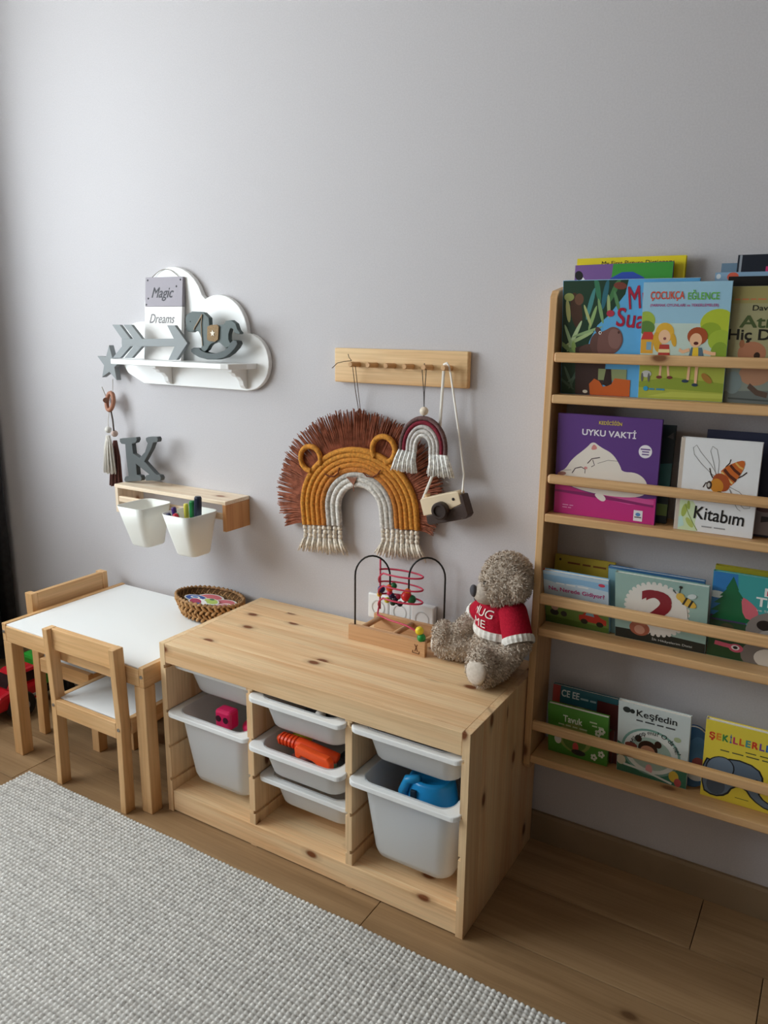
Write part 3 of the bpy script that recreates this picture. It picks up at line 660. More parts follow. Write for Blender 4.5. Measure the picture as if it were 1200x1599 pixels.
marker((bx + 0.018, by + 0.010, 0.700), (bx + 0.022, by + 0.018, 0.866), 0.0105, '#2b3550', '#1c2438', 'fat navy marker, tallest in the bucket')
marker((bx - 0.018, by + 0.010, 0.700), (bx - 0.028, by + 0.016, 0.838), 0.007, '#d9cf66', '#d8cc52', 'yellow marker beside the green one')
marker((bx - 0.022, by - 0.018, 0.700), (bx - 0.042, by - 0.022, 0.832), 0.007, '#5a3a86', '#4b2c78', 'purple marker leaning at the bucket edge')
marker((bx - 0.010, by - 0.022, 0.700), (bx - 0.040, by - 0.048, 0.818), 0.007, '#3a3a66', '#2c2f58', 'indigo marker leaning at the bucket edge')
marker((bx + 0.012, by - 0.020, 0.700), (bx - 0.012, by - 0.046, 0.820), 0.008, '#cf2238', '#c01f33', 'red marker leaning in the bucket')
marker((bx - 0.004, by - 0.015, 0.700), (bx - 0.022, by - 0.030, 0.818), 0.006, '#e6e6e2', '#7ec7a8', 'white marker with a mint cap')
marker((-0.325, -0.14, 0.700), (-0.305, -0.125, 0.800), 0.004, '#c23a3a', '#a02c2c', 'thin red crayon in the nearly empty bucket')

# ------------------------------------------------------------------ peg rail, lion, rainbow, toy camera
pr_ = thing('peg_rail', 'wooden peg rail with six short pegs', 'peg rail', (0.5, -0.01, 1.217))
part('board', MB().box(0.294, 0.704, -0.020, -0.001, 1.218, 1.311), wood('peg_pine', '#e8c797', '#d8a873', '#8a5a34', 'x', vary=0.02, across=9), pr_, bevel=0.003)
for x in (0.375, 0.431, 0.487, 0.543, 0.599, 0.655):
    part('peg', MB().tube([(x, -0.0195, 1.268), (x, -0.062, 1.270), (x, -0.064, 1.270)], [0.0072, 0.0072, 0.006], 14), wood('peg_dowel', '#d9ae80', '#c99a68', '#8a5a34', 'y', vary=0.05), pr_, smooth=False)

def arch(cx, cz, a, b, rot, leg, n=70):
    """points of a rounded arch, left foot to right foot, in the x-z plane"""
    pts = []; k = max(3, int(n * 0.18))
    for i in range(k): pts.append((-a, -leg + leg * i / k))
    for i in range(n + 1):
        t = PI - PI * i / n; pts.append((a * math.cos(t), b * math.sin(t)))
    for i in range(1, k + 1): pts.append((a, -leg * i / k))
    c, s = math.cos(rot), math.sin(rot)
    return [(cx + x * c - z * s, cz + x * s + z * c) for x, z in pts]
def resample(pts, step):
    out = [Vector(pts[0])]; acc = 0.0
    for i in range(1, len(pts)):
        a, b = Vector(pts[i - 1]), Vector(pts[i]); d = (b - a).length; u = step - acc
        while u <= d: out.append(a.lerp(b, u / d)); u += step
        acc = d - (u - step)
    return out
def wrapped(mb, pts, r, step=0.0028, n=9):
    q = resample(pts, step)
    mb.tube(q, [r * (1.0 + (0.07 if i % 2 else -0.05) + random.uniform(-0.03, 0.03)) for i in range(len(q))], n)
def yarn(h): return noisy('yarn' + h, h, h, 90, 0.95)
def lighten(h, f):
    v = [min(255, int(int(h[i:i + 2], 16) * f)) for i in (1, 3, 5)]; return '#%02x%02x%02x' % tuple(v)
def yarn2(h): return noisy('yarnv' + h, lighten(h, 0.86), lighten(h, 1.1), 140, 0.95)
ln = thing('macrame_lion', 'macrame lion hanging with brown fringe mane and ochre rope arches', 'wall hanging', (0.37, -0.03, 0.72))
LY = -0.028; LR = math.radians(5.5)
cols = ['#c4853a', '#c4853a', '#c07f37', '#bf7d38', '#b8763a', '#b9b3ab', '#cbc6be', '#d5d0c8']
outer = None
for i, h in enumerate(cols):
    f = i / 7.0
    a = 0.192 - 0.118 * f; bht = 0.172 - 0.098 * f; cx = 0.377 + 0.008 * f; cz = 0.860 + 0.002 * f
    pts = arch(cx, cz, a, bht, LR, 0.050)
    if i == 0: outer = pts
    m = MB(); wrapped(m, [Vector((x, LY, z)) for x, z in pts], 0.0088)
    part('rope_arch', m, yarn2(h), ln, smooth=True)
    for e in (0, -1):
        x, z = pts[e]; s = -1 if e == 0 else 1
        m = MB(); px, pz = x, z - 0.002
        for kx in range(3):                                   # knotted strand of the fringe
            m.ball((px + random.uniform(-0.002, 0.002), LY, pz - 0.006 - kx * 0.0125), (0.0072, 0.0072, 0.0082), 8, 6)
        for kx in range(7):
            an = kx * 2.4; fl_ = s * 0.022 * (0.5 - f) * 1.6; m.tube([(px + 0.003 * math.cos(an), LY + 0.003 * math.sin(an), pz - 0.038), (px + fl_ * 0.5 + 0.006 * math.cos(an), LY + 0.006 * math.sin(an), pz - 0.058), (px + fl_ + 0.011 * math.cos(an), LY + 0.008 * math.sin(an), pz - 0.080 + random.uniform(-0.007, 0.007))], [0.003, 0.0034, 0.0013], 5)
        part('fringe_strand', m, yarn2('#ded3c4'), ln, smooth=True)
# mane: strands radiating from the outer rope
mane = MB(); q = resample([Vector((x, LY + 0.006, z)) for x, z in outer], 0.0021)
cxm, czm = 0.377, 0.86
for i, p in enumerate(q):
    if i < 3: continue
    f = i / len(q); out = Vector((p.x - cxm, 0, p.z - czm + 0.02)).normalized()
    Lm = 0.092 + 0.022 * math.sin(PI * f) + random.uniform(-0.006, 0.006)
    if f > 0.80: Lm *= max(0.45, 1 - (f - 0.80) * 2.6)
    if f < 0.05: Lm *= 0.8
    for lay in (0, 1):
        d = (out + Vector((random.uniform(-0.05, 0.05), 0, random.uniform(-0.05, 0.05)))).normalized()
        yb_ = LY + 0.010 - lay * 0.007
        a_ = Vector((p.x, yb_, p.z)); b_ = a_ + d * Lm * 0.5 + Vector((0, random.uniform(-0.002, 0.002), 0)); c_ = a_ + d * Lm * random.uniform(0.93, 1.04) + Vector((0, random.uniform(-0.006, 0.004), -0.006))
        mane.tube([a_, b_, c_], [0.0017, 0.0019, 0.0012], 4)
part('mane', mane, noisy('mane_yarn', '#7d4a38', '#a8674f', 55, 0.95), ln, kind='stuff')
# ears
for (u, v, ru, rv, rot) in ((486, 716, 0.036, 0.036, 0.6), (600, 702, 0.036, 0.036, -0.35)):
    e = P(u, v, LY - 0.004); pts = []
    for k in range(41):
        an = math.radians(-60 + 300 * k / 40) + rot - 0.0
        pts.append(Vector((e.x + ru * math.cos(an + 0.0), LY - 0.006, e.z + rv * math.sin(an))))
    m = MB(); wrapped(m, pts, 0.0078); part('ear', m, yarn2('#c4853a'), ln, smooth=True)
# stitched closed eyes and nose
brown = paint('#6e3820', 0.9)
def stitch(pts, r=0.0019): return MB().tube([P(410 + x * 0.2917, 620 + y * 0.2917, LY - 0.0115) for x, y in pts], r, 6)
part('eye', stitch([(332, 410), (355, 424), (385, 424), (405, 408), (412, 378)]), brown, ln)
part('eye', stitch([(540, 405), (560, 425), (590, 428), (615, 415), (632, 392)]), brown, ln)
nz = MB()
for k in range(7): nz.tube([P(410 + (452 + k * 9) * 0.2917, 620 + (428 + abs(k - 3) * 0) * 0.2917, LY - 0.0105), P(410 + 488 * 0.2917, 620 + 468 * 0.2917, LY - 0.0115)], 0.0016, 5)
nz.tube([P(410 + 488 * 0.2917, 620 + 468 * 0.2917, LY - 0.0115), P(410 + 489 * 0.2917, 620 + 505 * 0.2917, LY - 0.011)], 0.0014, 5)
part('nose', nz, paint('#9b6a55', 0.9), ln)
cordm = paint('#5d4a3c', 0.9)
part('cord', MB().tube([(0.375, -0.048, 1.2762), (0.371, -0.045, 1.262), (0.370, -0.030, 1.20), (0.371, -0.008, 1.12), (0.371, -0.012, 1.03)], 0.0011, 6), cordm, ln)
part('cord', MB().tube([(0.375, -0.048, 1.2762), (0.380, -0.045, 1.262), (0.379, -0.030, 1.20), (0.376, -0.008, 1.12), (0.374, -0.012, 1.03)], 0.0011, 6), cordm, ln)
part('cord', MB().tube([(0.375, -0.056, 1.279), (0.369, -0.060, 1.288), (0.366, -0.060, 1.297)], 0.0011, 6), cordm, ln)
part('cord', MB().tube([(0.372, -0.055, 1.279), (0.355, -0.062, 1.277), (0.335, -0.066, 1.272), (0.320, -0.070, 1.258)], 0.0011, 6), cordm, ln)

rb = thing('macrame_rainbow', 'small macrame rainbow in maroon and grey with white tassels', 'wall hanging', (0.60, -0.06, 0.99))
RY = -0.058
rcols = ['#6d5453', '#7d2a38', '#b9b2ae', '#c9c4bf', '#d3cfca']
for i, h in enumerate(rcols):
    f = i / 4.0
    pts = arch(0.600, 1.062 - 0.002 * f, 0.066 - 0.042 * f, 0.078 - 0.043 * f, math.radians(-2), 0.012, 50)
    m = MB(); wrapped(m, [Vector((x, RY, z)) for x, z in pts], 0.0058, 0.0022); part('rope_arch', m, yarn2(h), rb, smooth=True)
    for e in (0, -1):
        x, z = pts[e]; s = -1 if e == 0 else 1; m = MB()
        for kx in range(16):
            an = kx * 2.4; rr = math.sqrt((kx + 0.5) / 16)
            m.tube([(x + 0.003 * math.cos(an), RY + 0.003 * math.sin(an), z + 0.003), (x + s * 0.010 * (1 - 0.6 * f) + 0.007 * rr * math.cos(an), RY + 0.007 * rr * math.sin(an), z - 0.025), (x + s * 0.020 * (1 - f) + 0.010 * rr * math.cos(an), RY + 0.009 * rr * math.sin(an), z - 0.055 + random.uniform(-0.004, 0.004))], [0.0022, 0.0026, 0.0014], 5)
        part('tassel', m, yarn2('#e9e7e3'), rb, smooth=True)
part('bead', MB().ball((0.601, RY, 1.158), 0.0115, 16, 10), paint('#e6d9c6', 0.5), rb, smooth=True)
dk = paint('#3a332f', 0.9)
part('cord', MB().tube([(0.598, -0.056, 1.2792), (0.594, -0.060, 1.262), (0.600, -0.060, 1.205), (0.601, RY, 1.166)], 0.0011, 6), dk, rb)
part('cord', MB().tube([(0.598, -0.056, 1.2792), (0.606, -0.060, 1.262), (0.602, -0.060, 1.205), (0.601, RY, 1.166)], 0.0011, 6), dk, rb)
part('cord', MB().tube([(0.601, RY, 1.150), (0.600, RY, 1.14)], 0.0011, 6), dk, rb)

tc_ = thing('toy_camera', 'wooden toy camera with dark lens hanging on a white strap', 'toy camera', (0.665, -0.05, 0.855))
CY, CA = -0.060, math.radians(17); cc = Vector((0.672, CY, 0.910))
def cm(x, z): return (cc.x + x * math.cos(CA) - z * math.sin(CA), cc.z + x * math.sin(CA) + z * math.cos(CA))
part('body', MB().prism([cm(*q) for q in ((-0.062, -0.0085), (-0.062, 0.034), (-0.056, 0.038), (0.050, 0.038), (0.055, 0.034), (0.055, 0.004), (0.0, -0.0085))], 'y', CY - 0.014, CY + 0.022), paint('#e3cfb0', 0.5), tc_, bevel=0.002)
part('grip', MB().prism([cm(*q) for q in ((-0.055, -0.009), (0.0, -0.009), (0.0553, 0.0035), (0.0553, 0.028), (0.064, 0.026), (0.067, -0.028), (0.058, -0.036), (-0.050, -0.036), (-0.057, -0.030))], 'y', CY - 0.0135, CY + 0.0215), paint('#3f302b', 0.55), tc_, bevel=0.002)
lc = cm(-0.004, -0.002)
part('lens', MB().lathe([(0.023, 0.013), (0.023, 0.030), (0.020, 0.033), (0.015, 0.033), (0.013, 0.028), (0.0, 0.028)], (lc[0], CY, lc[1]), 'y', 24), paint('#352722', 0.5), tc_)
vf = cm(0.036, 0.020); part('viewfinder', MB().lathe([(0.004, 0.0138), (0.004, 0.0150), (0, 0.0152)], (vf[0], CY, vf[1]), 'y', 12), paint('#2b221f', 0.4), tc_)
sb = cm(-0.045, 0.0385); part('shutter_button', MB().tube([(sb[0], CY + 0.004, sb[1] - 0.002), (sb[0] - 0.002, CY + 0.004, sb[1] + 0.007)], 0.008, 12), paint('#c9a57c', 0.5), tc_)
la, ra = cm(-0.060, 0.034), cm(0.056, 0.034); stm = paint('#ebe7df', 0.9)
part('strap', MB().tube([(la[0], CY, la[1]), (0.628, -0.045, 1.00), (0.638, -0.040, 1.10), (0.647, -0.043, 1.262), (0.650, -0.045, 1.2785), (0.657, -0.046, 1.281), (0.662, -0.046, 1.276), (0.667, -0.043, 1.255), (0.690, -0.030, 1.10), (0.712, -0.040, 1.00), (ra[0] + 0.004, CY, ra[1] + 0.004), (ra[0] + 0.002, CY, ra[1] - 0.006)], 0.0042, 8, flat=0.55), stm, tc_, smooth=True)

# ------------------------------------------------------------------ wall sockets
for k, (x0, x1, dep, lab) in enumerate(((0.403, 0.474, 0.010, 'white wall socket beneath the macrame lion, furthest from the teddy bear'), (0.4755, 0.5465, 0.010, 'white wall socket between two other sockets'), (0.555, 0.627, 0.024, 'white wall socket with a deep cover, nearest the teddy bear'))):
    t = thing('wall_socket', lab, 'socket', ((x0 + x1) / 2, -0.001, 0.536), 'sockets behind the bead maze')
    part('plate', MB().box(x0, x1, -dep, -0.001, 0.536, 0.612), paint('#eceded', 0.35), t, bevel=0.004)
    cx, cz = (x0 + x1) / 2, 0.572
    part('well', MB().lathe([(0.0225, dep - 0.0005), (0.0225, dep + 0.0012), (0.0195, dep + 0.0012), (0.0185, dep - 0.004), (0.0, dep - 0.005)], (cx, 0, cz), 'y', 24), paint('#c9caca', 0.4), t)
    for s in (-1, 1): part('hole', MB().lathe([(0.0032, dep - 0.003), (0, dep - 0.0028)], (cx + s * 0.0095, 0, cz), 'y', 10), paint('#1c1c1c', 0.6), t)

# ------------------------------------------------------------------ bead maze
ZT = 0.5197
bm_ = thing('bead_maze', 'wooden bead maze toy with black and red wires', 'toy', (0.55, -0.09, ZT))
part('side_board', MB().box(0.425, 0.667, -0.147, -0.133, ZT, ZT + 0.044), beech('x'), bm_, bevel=0.001)
part('side_board', MB().box(0.440, 0.692, -0.036, -0.022, ZT, ZT + 0.044), beech('x'), bm_, bevel=0.001)
for (xa, xb) in ((0.462, 0.465), (0.560, 0.566), (0.655, 0.665)):
    part('dowel', MB().tube([(xa, -0.134, ZT + 0.036), (xb, -0.035, ZT + 0.036)], 0.0075, 12), beech('y'), bm_, smooth=True)
mk = paint('#6b4026', 0.7); mx, mz = 0.640, ZT + 0.020
for (a, b, c, d) in ((-0.010, -0.012, 0.010, -0.013), (-0.010, -0.012, -0.009, -0.006), (0.010, -0.013, 0.010, -0.006), (-0.003, -0.008, 0.001, 0.004), (0.001, 0.004, -0.004, 0.012), (0.001, 0.004, 0.004, 0.012), (0.002, 0.002, 0.005, -0.008)):
    part('stamp_line', MB().tube([(mx + a, -0.1472, mz + b), (mx + c, -0.1472, mz + d)], 0.0011, 5), mk, bm_)
def dg(s, z): return Vector((0.441 + 0.221 * s, -0.137 + 0.109 * s, z))
bk = [dg(0, ZT + 0.040), dg(0, 0.70)] + [dg(0.195 - 0.195 * math.cos(t), 0.705 + 0.058 * math.sin(t)) for t in [PI * k / 14 for k in range(15)]] + [dg(0.39, 0.67)]
bk += [dg(0.495 - 0.105 * math.cos(t), 0.655 - 0.028 * math.sin(t)) for t in [PI * k / 10 for k in range(11)]] + [dg(0.60, 0.70)]
bk += [dg(0.80 - 0.20 * math.cos(t), 0.705 + 0.058 * math.sin(t)) for t in [PI * k / 14 for k in range(15)]] + [dg(1.0, ZT + 0.040)]
part('wire', MB().tube(bk, 0.0026, 8), paint('#141414', 0.35), bm_, smooth=True, label='black wire')
hc_ = Vector((0.555, -0.085, 0)); rw = [Vector((0.487, -0.080, 0.745)), Vector((0.487, -0.080, 0.715))]
for k in range(3):
    z0 = 0.716 - 0.036 * k
    for j in range(29):
        t = PI - 2 * PI * j / 28; rw.append(hc_ + Vector((0.068 * math.cos(t), 0.028 * math.sin(t), z0 - 0.036 * max(0.0, j / 28 - 0.86) / 0.14)))
rw += [Vector((0.487, -0.090, 0.598)), Vector((0.495, -0.105, 0.592)), Vector((0.54, -0.122, 0.592)), Vector((0.60, -0.132, 0.592)), Vector((0.632, -0.140, 0.588)), Vector((0.645, -0.140, 0.575)), Vector((0.648, -0.140, ZT + 0.042))]
part('wire', MB().tube(rw, 0.0026, 8), paint('#c23352', 0.35), bm_, smooth=True, label='red wire')
part('wire', MB().tube([(0.487, -0.080, 0.745), (0.487, -0.080, 0.62), (0.487, -0.0795, 0.600)], 0.0026, 8), paint('#c23352', 0.35), bm_, smooth=True, label='red wire')
def bead(u, v, y, r, h): part('bead', MB().ball(P(u, v, y), r * 1.12, 16, 10), paint(h, 0.35), bm_, smooth=True)
for (u, v, y, r, h) in ((596, 920, -0.080, 0.0095, '#2a2a66'), (593, 928, -0.080, 0.0065, '#e0b03a'), (615, 915, -0.088, 0.0085, '#1c6a3e'), (609, 918, -0.094, 0.0095, '#e8582a'), (609, 926, -0.094, 0.0075, '#cf2f55'), (605, 937, -0.098, 0.0075, '#d9cc3c'), (612, 930, -0.093, 0.0075, '#31204a'), (618, 935, -0.088, 0.0075, '#241a38'), (614, 941, -0.093, 0.0078, '#1d4030'), (622, 932, -0.084, 0.0070, '#a8244a'), (625, 943, -0.086, 0.0070, '#1e1a30'), (635, 931, -0.076, 0.0135, '#d42a2c'), (637, 924, -0.074, 0.0085, '#ee7a2a'), (643, 936, -0.072, 0.0115, '#1c6a3e'),
                         (655.5, 985, -0.140, 0.0105, '#ecd22e'), (658.5, 996, -0.140, 0.0105, '#1f8a3c')): bead(u, v, y, r, h)

# ------------------------------------------------------------------ teddy bear
def union_mesh(balls, voxel, smooth_it=6):
    m = MB()
    for c, r, rot in balls: m.ball(c, r, 20, 14, rot=rot)
    me = mesh_of('blob', m, []); o = bpy.data.objects.new('blob', me); COL.objects.link(o)
    fix_normals(me)
    r_ = o.modifiers.new('r', 'REMESH'); r_.mode = 'VOXEL'; r_.voxel_size = voxel
    s_ = o.modifiers.new('s', 'SMOOTH'); s_.iterations = smooth_it; s_.factor = 0.6
    dgx = bpy.context.evaluated_depsgraph_get(); out = bpy.data.meshes.new_from_object(o.evaluated_get(dgx))
    bpy.data.objects.remove(o); return out
BO = Vector((0.862, -0.115, ZT)); BF = Vector((-0.62, -0.78, 0)).normalized(); BS = Vector((BF.y, -BF.x, 0))   # forward, bear's side (towards the camera: +)
if BS.y > 0: BS = -BS
def bp(f, s, z): return BO + BF * f + BS * s + Vector((0, 0, z))
def ori(d, up=Vector((0, 0, 1))):          # rotation taking local x to direction d
    return Vector(d).to_track_quat('X', 'Z').to_euler()
def limb(a, b, ra, rb, n=5):
    return [(a.lerp(b, k / (n - 1)), (ra + (rb - ra) * k / (n - 1),) * 3, None) for k in range(n)]
HC = Vector((0.884, -0.128, ZT + 0.246))              # head centre
FD = Vector((-0.86, -0.50, 0)).normalized()  # the way the face looks
foot1 = Vector((0.712, -0.120, ZT + 0.042)); foot2 = Vector((0.868, -0.232, ZT + 0.047))
hip1, hip2 = bp(0.020, -0.050, 0.045), bp(0.030, 0.040, 0.045)
d1 = (foot1 - hip1).normalized(); d2 = (foot2 - hip2).normalized()
sh1, sh2 = bp(0.0, -0.052, 0.165), bp(-0.004, 0.052, 0.172)
hand1, hand2 = bp(0.065, -0.085, 0.085), bp(0.045, 0.082, 0.050)
elb2 = bp(0.000, 0.094, 0.112); elb1 = bp(0.01, -0.095, 0.115)
fac = Vector((FD.x, FD.y, -0.12)).normalized(); fside = Vector((0, 0, 1)).cross(FD).normalized()
balls = [(bp(0, 0, 0.070), (0.064, 0.064, 0.068), None), (bp(-0.004, 0, 0.125), (0.056, 0.056, 0.070), None),
         (HC, (0.062, 0.062, 0.060), None), (HC + fac * 0.032 - Vector((0, 0, 0.022)), (0.038, 0.038, 0.034), None), (HC + Vector((0, 0, 0.012)) - FD * 0.008, (0.060, 0.060, 0.058), None)]
for s in (-1, 1): balls.append((HC + fside * s * 0.054 + Vector((0, 0, 0.006)) - FD * 0.016, (0.024, 0.024, 0.032), None))
balls += limb(hip1, foot1 - d1 * 0.015, 0.038, 0.037) + limb(hip2, foot2 - d2 * 0.015, 0.040, 0.041)
for f_, d_ in ((foot1, d1), (foot2, d2)):
    balls.append((f_ + Vector((0, 0, 0.012)) + d_ * 0.004, (0.032, 0.036, 0.050), Vector((d_.x, d_.y, 0)).to_track_quat('X', 'Z').to_euler()))
balls += limb(sh1, elb1, 0.026, 0.027, 4) + limb(elb1, hand1, 0.027, 0.026, 4) + limb(sh2, elb2, 0.028, 0.029, 4) + limb(elb2, hand2, 0.029, 0.028, 4)
balls = [(Vector((min(c.x, 0.940 - max(r)) if c.y > -0.135 else c.x, c.y, max(c.z, ZT + min(r) * 0.98))), r, q) for c, r, q in balls]
tb = thing('teddy_bear', 'grey-brown plush teddy bear in a red knitted sweater, sitting on the bench', 'teddy bear', (BO.x, BO.y, ZT))
off = Vector((BO.x, BO.y, ZT))
furm = noisy('plush_fur', '#a69788', '#c9bbac', 70, 1.0)
bmsh = union_mesh(balls, 0.0055); bmsh.name = 'body'
bv = BVHTree.FromPolygons([v.co.copy() for v in bmsh.vertices], [tuple(p.vertices) for p in bmsh.polygons])
# sweater
swb = [(bp(-0.004, 0, 0.150), (0.066, 0.066, 0.050), None), (bp(-0.002, 0, 0.118), (0.067, 0.068, 0.045), None), (bp(0, 0, 0.185), (0.048, 0.048, 0.022), None)]
swb = [(Vector((min(c.x, 0.9405 - r[0]) if c.y > -0.135 else c.x, c.y, c.z)), r, q) for c, r, q in swb]
swm = union_mesh(swb, 0.005); swm.name = 'sweater'
def cut(me, co, no, rad=None, center=None):
    b = bmesh.new(); b.from_mesh(me)
    geom = b.verts[:] + b.edges[:] + b.faces[:]
    bmesh.ops.bisect_plane(b, geom=geom, plane_co=co, plane_no=no, clear_outer=True); b.to_mesh(me); b.free()
hem_z = ZT + 0.110
cut(swm, Vector((0, 0, hem_z)), Vector((0, 0, -1)))
def sleeve(sh, el, r0, r1):
    b_ = limb(sh, el, r0, r1, 6)
    b_ = [(Vector((min(c.x, 0.9405 - r[0]) if c.y > -0.118 - r[0] * 0.5 and c.y > -0.13 else c.x, c.y, c.z)), r, q) for c, r, q in b_]
    me = union_mesh(b_, 0.0045); ax = (el - sh).normalized(); cut(me, sh.lerp(el, 0.86), ax); me.name = 'sleeve'; return me
slv = [sleeve(sh2, elb2, 0.037, 0.038), sleeve(sh1, elb1, 0.034, 0.036)]
slb = [BVHTree.FromPolygons([v.co.copy() for v in m_.vertices], [tuple(p.vertices) for p in m_.polygons]) for m_ in slv]
swv = BVHTree.FromPolygons([v.co.copy() for v in swm.vertices], [tuple(p.vertices) for p in swm.polygons])
redm = noisy('red_knit', '#a5142c', '#b61a33', 240, 0.95, 0.5, 500)
def put(name, me, mat, smooth=True):
    for v in me.vertices: v.co -= off
    me.materials.clear(); me.materials.append(mat); return link(name, me, tb, smooth=smooth)
rbm = noisy('rib_knit', '#dcd8d0', '#eae6df', 80, 0.95)
# fur strands on the body outside the sweater
def fur(me, bvh, n, skip, Lf, name='fur'):
    me.calc_loop_triangles(); tris = me.loop_triangles; import itertools, bisect
    ar_ = [t.area for t in tris]; cum = list(itertools.accumulate(ar_)); tot = cum[-1]; F = MB()
    vs = me.vertices
    for _ in range(n):
        t = tris[bisect.bisect(cum, random.random() * tot)]; a, b, c = (vs[i].co for i in t.vertices)
        r1, r2 = random.random(), random.random(); sq = math.sqrt(r1)
        p = a * (1 - sq) + b * (sq * (1 - r2)) + c * (sq * r2); nn = t.normal
        if skip(p, nn): continue
        L = Lf(p) * random.uniform(0.7, 1.25)
        tang = nn.orthogonal().normalized(); tang.rotate(Matrix.Rotation(random.uniform(0, 2 * PI), 3, nn))
        side = nn.cross(tang); wd = 0.0011
        bend = tang * random.uniform(0.3, 0.9) + Vector((0, 0, -0.25))
        p1 = p + (nn * 0.8 + bend * 0.35).normalized() * L * 0.55; p2 = p1 + (nn * 0.35 + bend * 0.9).normalized() * L * 0.5
        if p2.z < ZT + 0.001: p2.z = ZT + 0.001
        if p1.z < ZT + 0.001: p1.z = ZT + 0.001
        for q in (p1, p2):
            if q.y > -0.118 and q.x > 0.9415: q.x = 0.9415
        F.add([p + side * wd, p - side * wd, p1 - side * wd, p1 + side * wd, p2], [(0, 1, 2, 3), (3, 2, 4)])
    return F
mz_c = HC + fac * 0.052 - Vector((0, 0, 0.024))
pads = [(foot1 + d1 * 0.024 + Vector((0, 0, 0.008)), d1), (foot2 + d2 * 0.026 + Vector((0, 0, 0.008)), d2)]
def skipf(p, nn):
    if p.z < ZT + 0.004: return True
    cp, no, _, dist = swv.find_nearest(p)
    if cp is not None and (p - cp).dot(no) < 0.0005 and dist < 0.03 and p.z > hem_z: return True
    for q_, (a_, b_) in zip(slb, ((sh2, elb2), (sh1, elb1))):
        cp, no, _, dist = q_.find_nearest(p)
        if cp is not None and (p - cp).dot(no) < 0.0005 and dist < 0.035 and (p - a_).dot((b_ - a_).normalized()) < (b_ - a_).length * 0.86: return True
    if (p - mz_c).length < 0.030: return True
    for c, d in pads:
        if (p - c).length < 0.026 and nn.dot(d) > 0.5: return True
    return False
fm_ = fur(bmsh, bv, 15000, skipf, lambda p: 0.0105 if p.z > ZT + 0.19 else 0.0085)
put('body', bmsh, furm); 
fo = part('fur', fm_, noisy('plush_fur_tips', '#b5a596', '#dfd2c3', 120, 1.0), tb, kind='stuff', recalc=False)
put('sweater', swm, redm)
for m_ in slv: put('sleeve', m_, redm)
# hem and cuffs (ribbed bands)
def band(center, axis, rad, wdt, n=56, sx=1.0):
    axis = axis.normalized(); u = axis.orthogonal().normalized(); v = axis.cross(u); rings = []
    for k, (h, dr) in enumerate(((0, 0), (0, 0.004), (0.5, 0.0055), (1, 0.004), (1, 0))):
        ring = []
        for j in range(n):
            a = 2 * PI * j / n; rr = rad + dr + (0.0010 if j % 2 else -0.0006) * (1 if dr else 0)
            ring.append(center + axis * (h - 0.5) * wdt + (u * math.cos(a) + v * math.sin(a)) * rr)
        rings.append(ring)
    m = MB(); loft(m, rings); return m
def clampx(m):
    m.v = [(min(x, 0.9415) if y > -0.118 else x, y, z) for x, y, z in m.v]; return m
part('hem', clampx(band(bp(-0.002, 0, 0.114), Vector((0.05, 0.03, 1)), 0.0635, 0.020)), rbm, tb, label='white ribbed hem')
for sh, el, r_ in ((sh2, elb2, 0.0345), (sh1, elb1, 0.033)):
    ax = (el - sh); part('cuff', clampx(band(sh.lerp(el, 0.92), ax, r_, 0.018, 40)), rbm, tb, label='white ribbed cuff')
part('collar', band(bp(-0.002, 0, 0.196), Vector((0, 0, 1)), 0.040, 0.014, 44), redm, tb)
# muzzle, nose, mouth, eyes, ears inside, foot pads
palem = noisy('short_plush', '#b3a69a', '#c4b8ac', 200, 1.0)
part('muzzle', MB().ball(mz_c, (0.034, 0.030, 0.029), 20, 14, rot=ori(fac)), palem, tb, smooth=True)
part('nose', MB().ball(mz_c + fac * 0.033 + Vector((0, 0, 0.009)), (0.010, 0.016, 0.0155), 16, 10, rot=ori(fac)), paint('#4c4a50', 0.8), tb, smooth=True)
part('mouth', MB().tube([mz_c + fac * 0.030 + fside * s * 0.010 + Vector((0, 0, -0.014 + abs(s) * 0.002)) for s in (-1.6, -0.8, 0, 0.8, 1.6)], 0.0012, 5), paint('#3a3230', 0.8), tb)
for s in (-1, 1):
    part('eye', MB().ball(HC + fac * 0.060 + fside * s * 0.026 + Vector((0, 0, 0.010)), 0.0055, 12, 8), paint('#15110f', 0.15), tb, smooth=True)
for c, d in pads:
    part('foot_pad', MB().ball(c + d * 0.002, (0.010, 0.027, 0.034), 20, 12, rot=Vector((d.x, d.y, 0.1)).to_track_quat('X', 'Z').to_euler()), noisy('pad_plush', '#cfc4b8', '#ddd3c8', 150, 1.0), tb, smooth=True)
# lettering HUG ME on the chest
TD = (BF * 0.93 + BS * 0.36).normalized(); TS = Vector((0, 0, 1)).cross(TD).normalized()
def on_chest(a, b, dz):
    o = bp(0, 0, dz) + TS * a + Vector((0, 0, b)) + TD * 0.3
    h, nn, i, d = swv.ray_cast(o, -TD)
    q = (h + TD * 0.0035) if h is not None else (bp(0, 0, dz) + TS * a + Vector((0, 0, b)) + TD * 0.066)
    return q - off
for body, wd, sx, dz in (('HUG', 0.072, -0.014, 0.169), ('ME', 0.046, -0.018, 0.142)):
    text_obj(body, (wd, 0.019), paint('#e8dfd8', 0.9), tb, lambda a, b, sx=sx, dz=dz: on_chest(a + sx, b, dz))

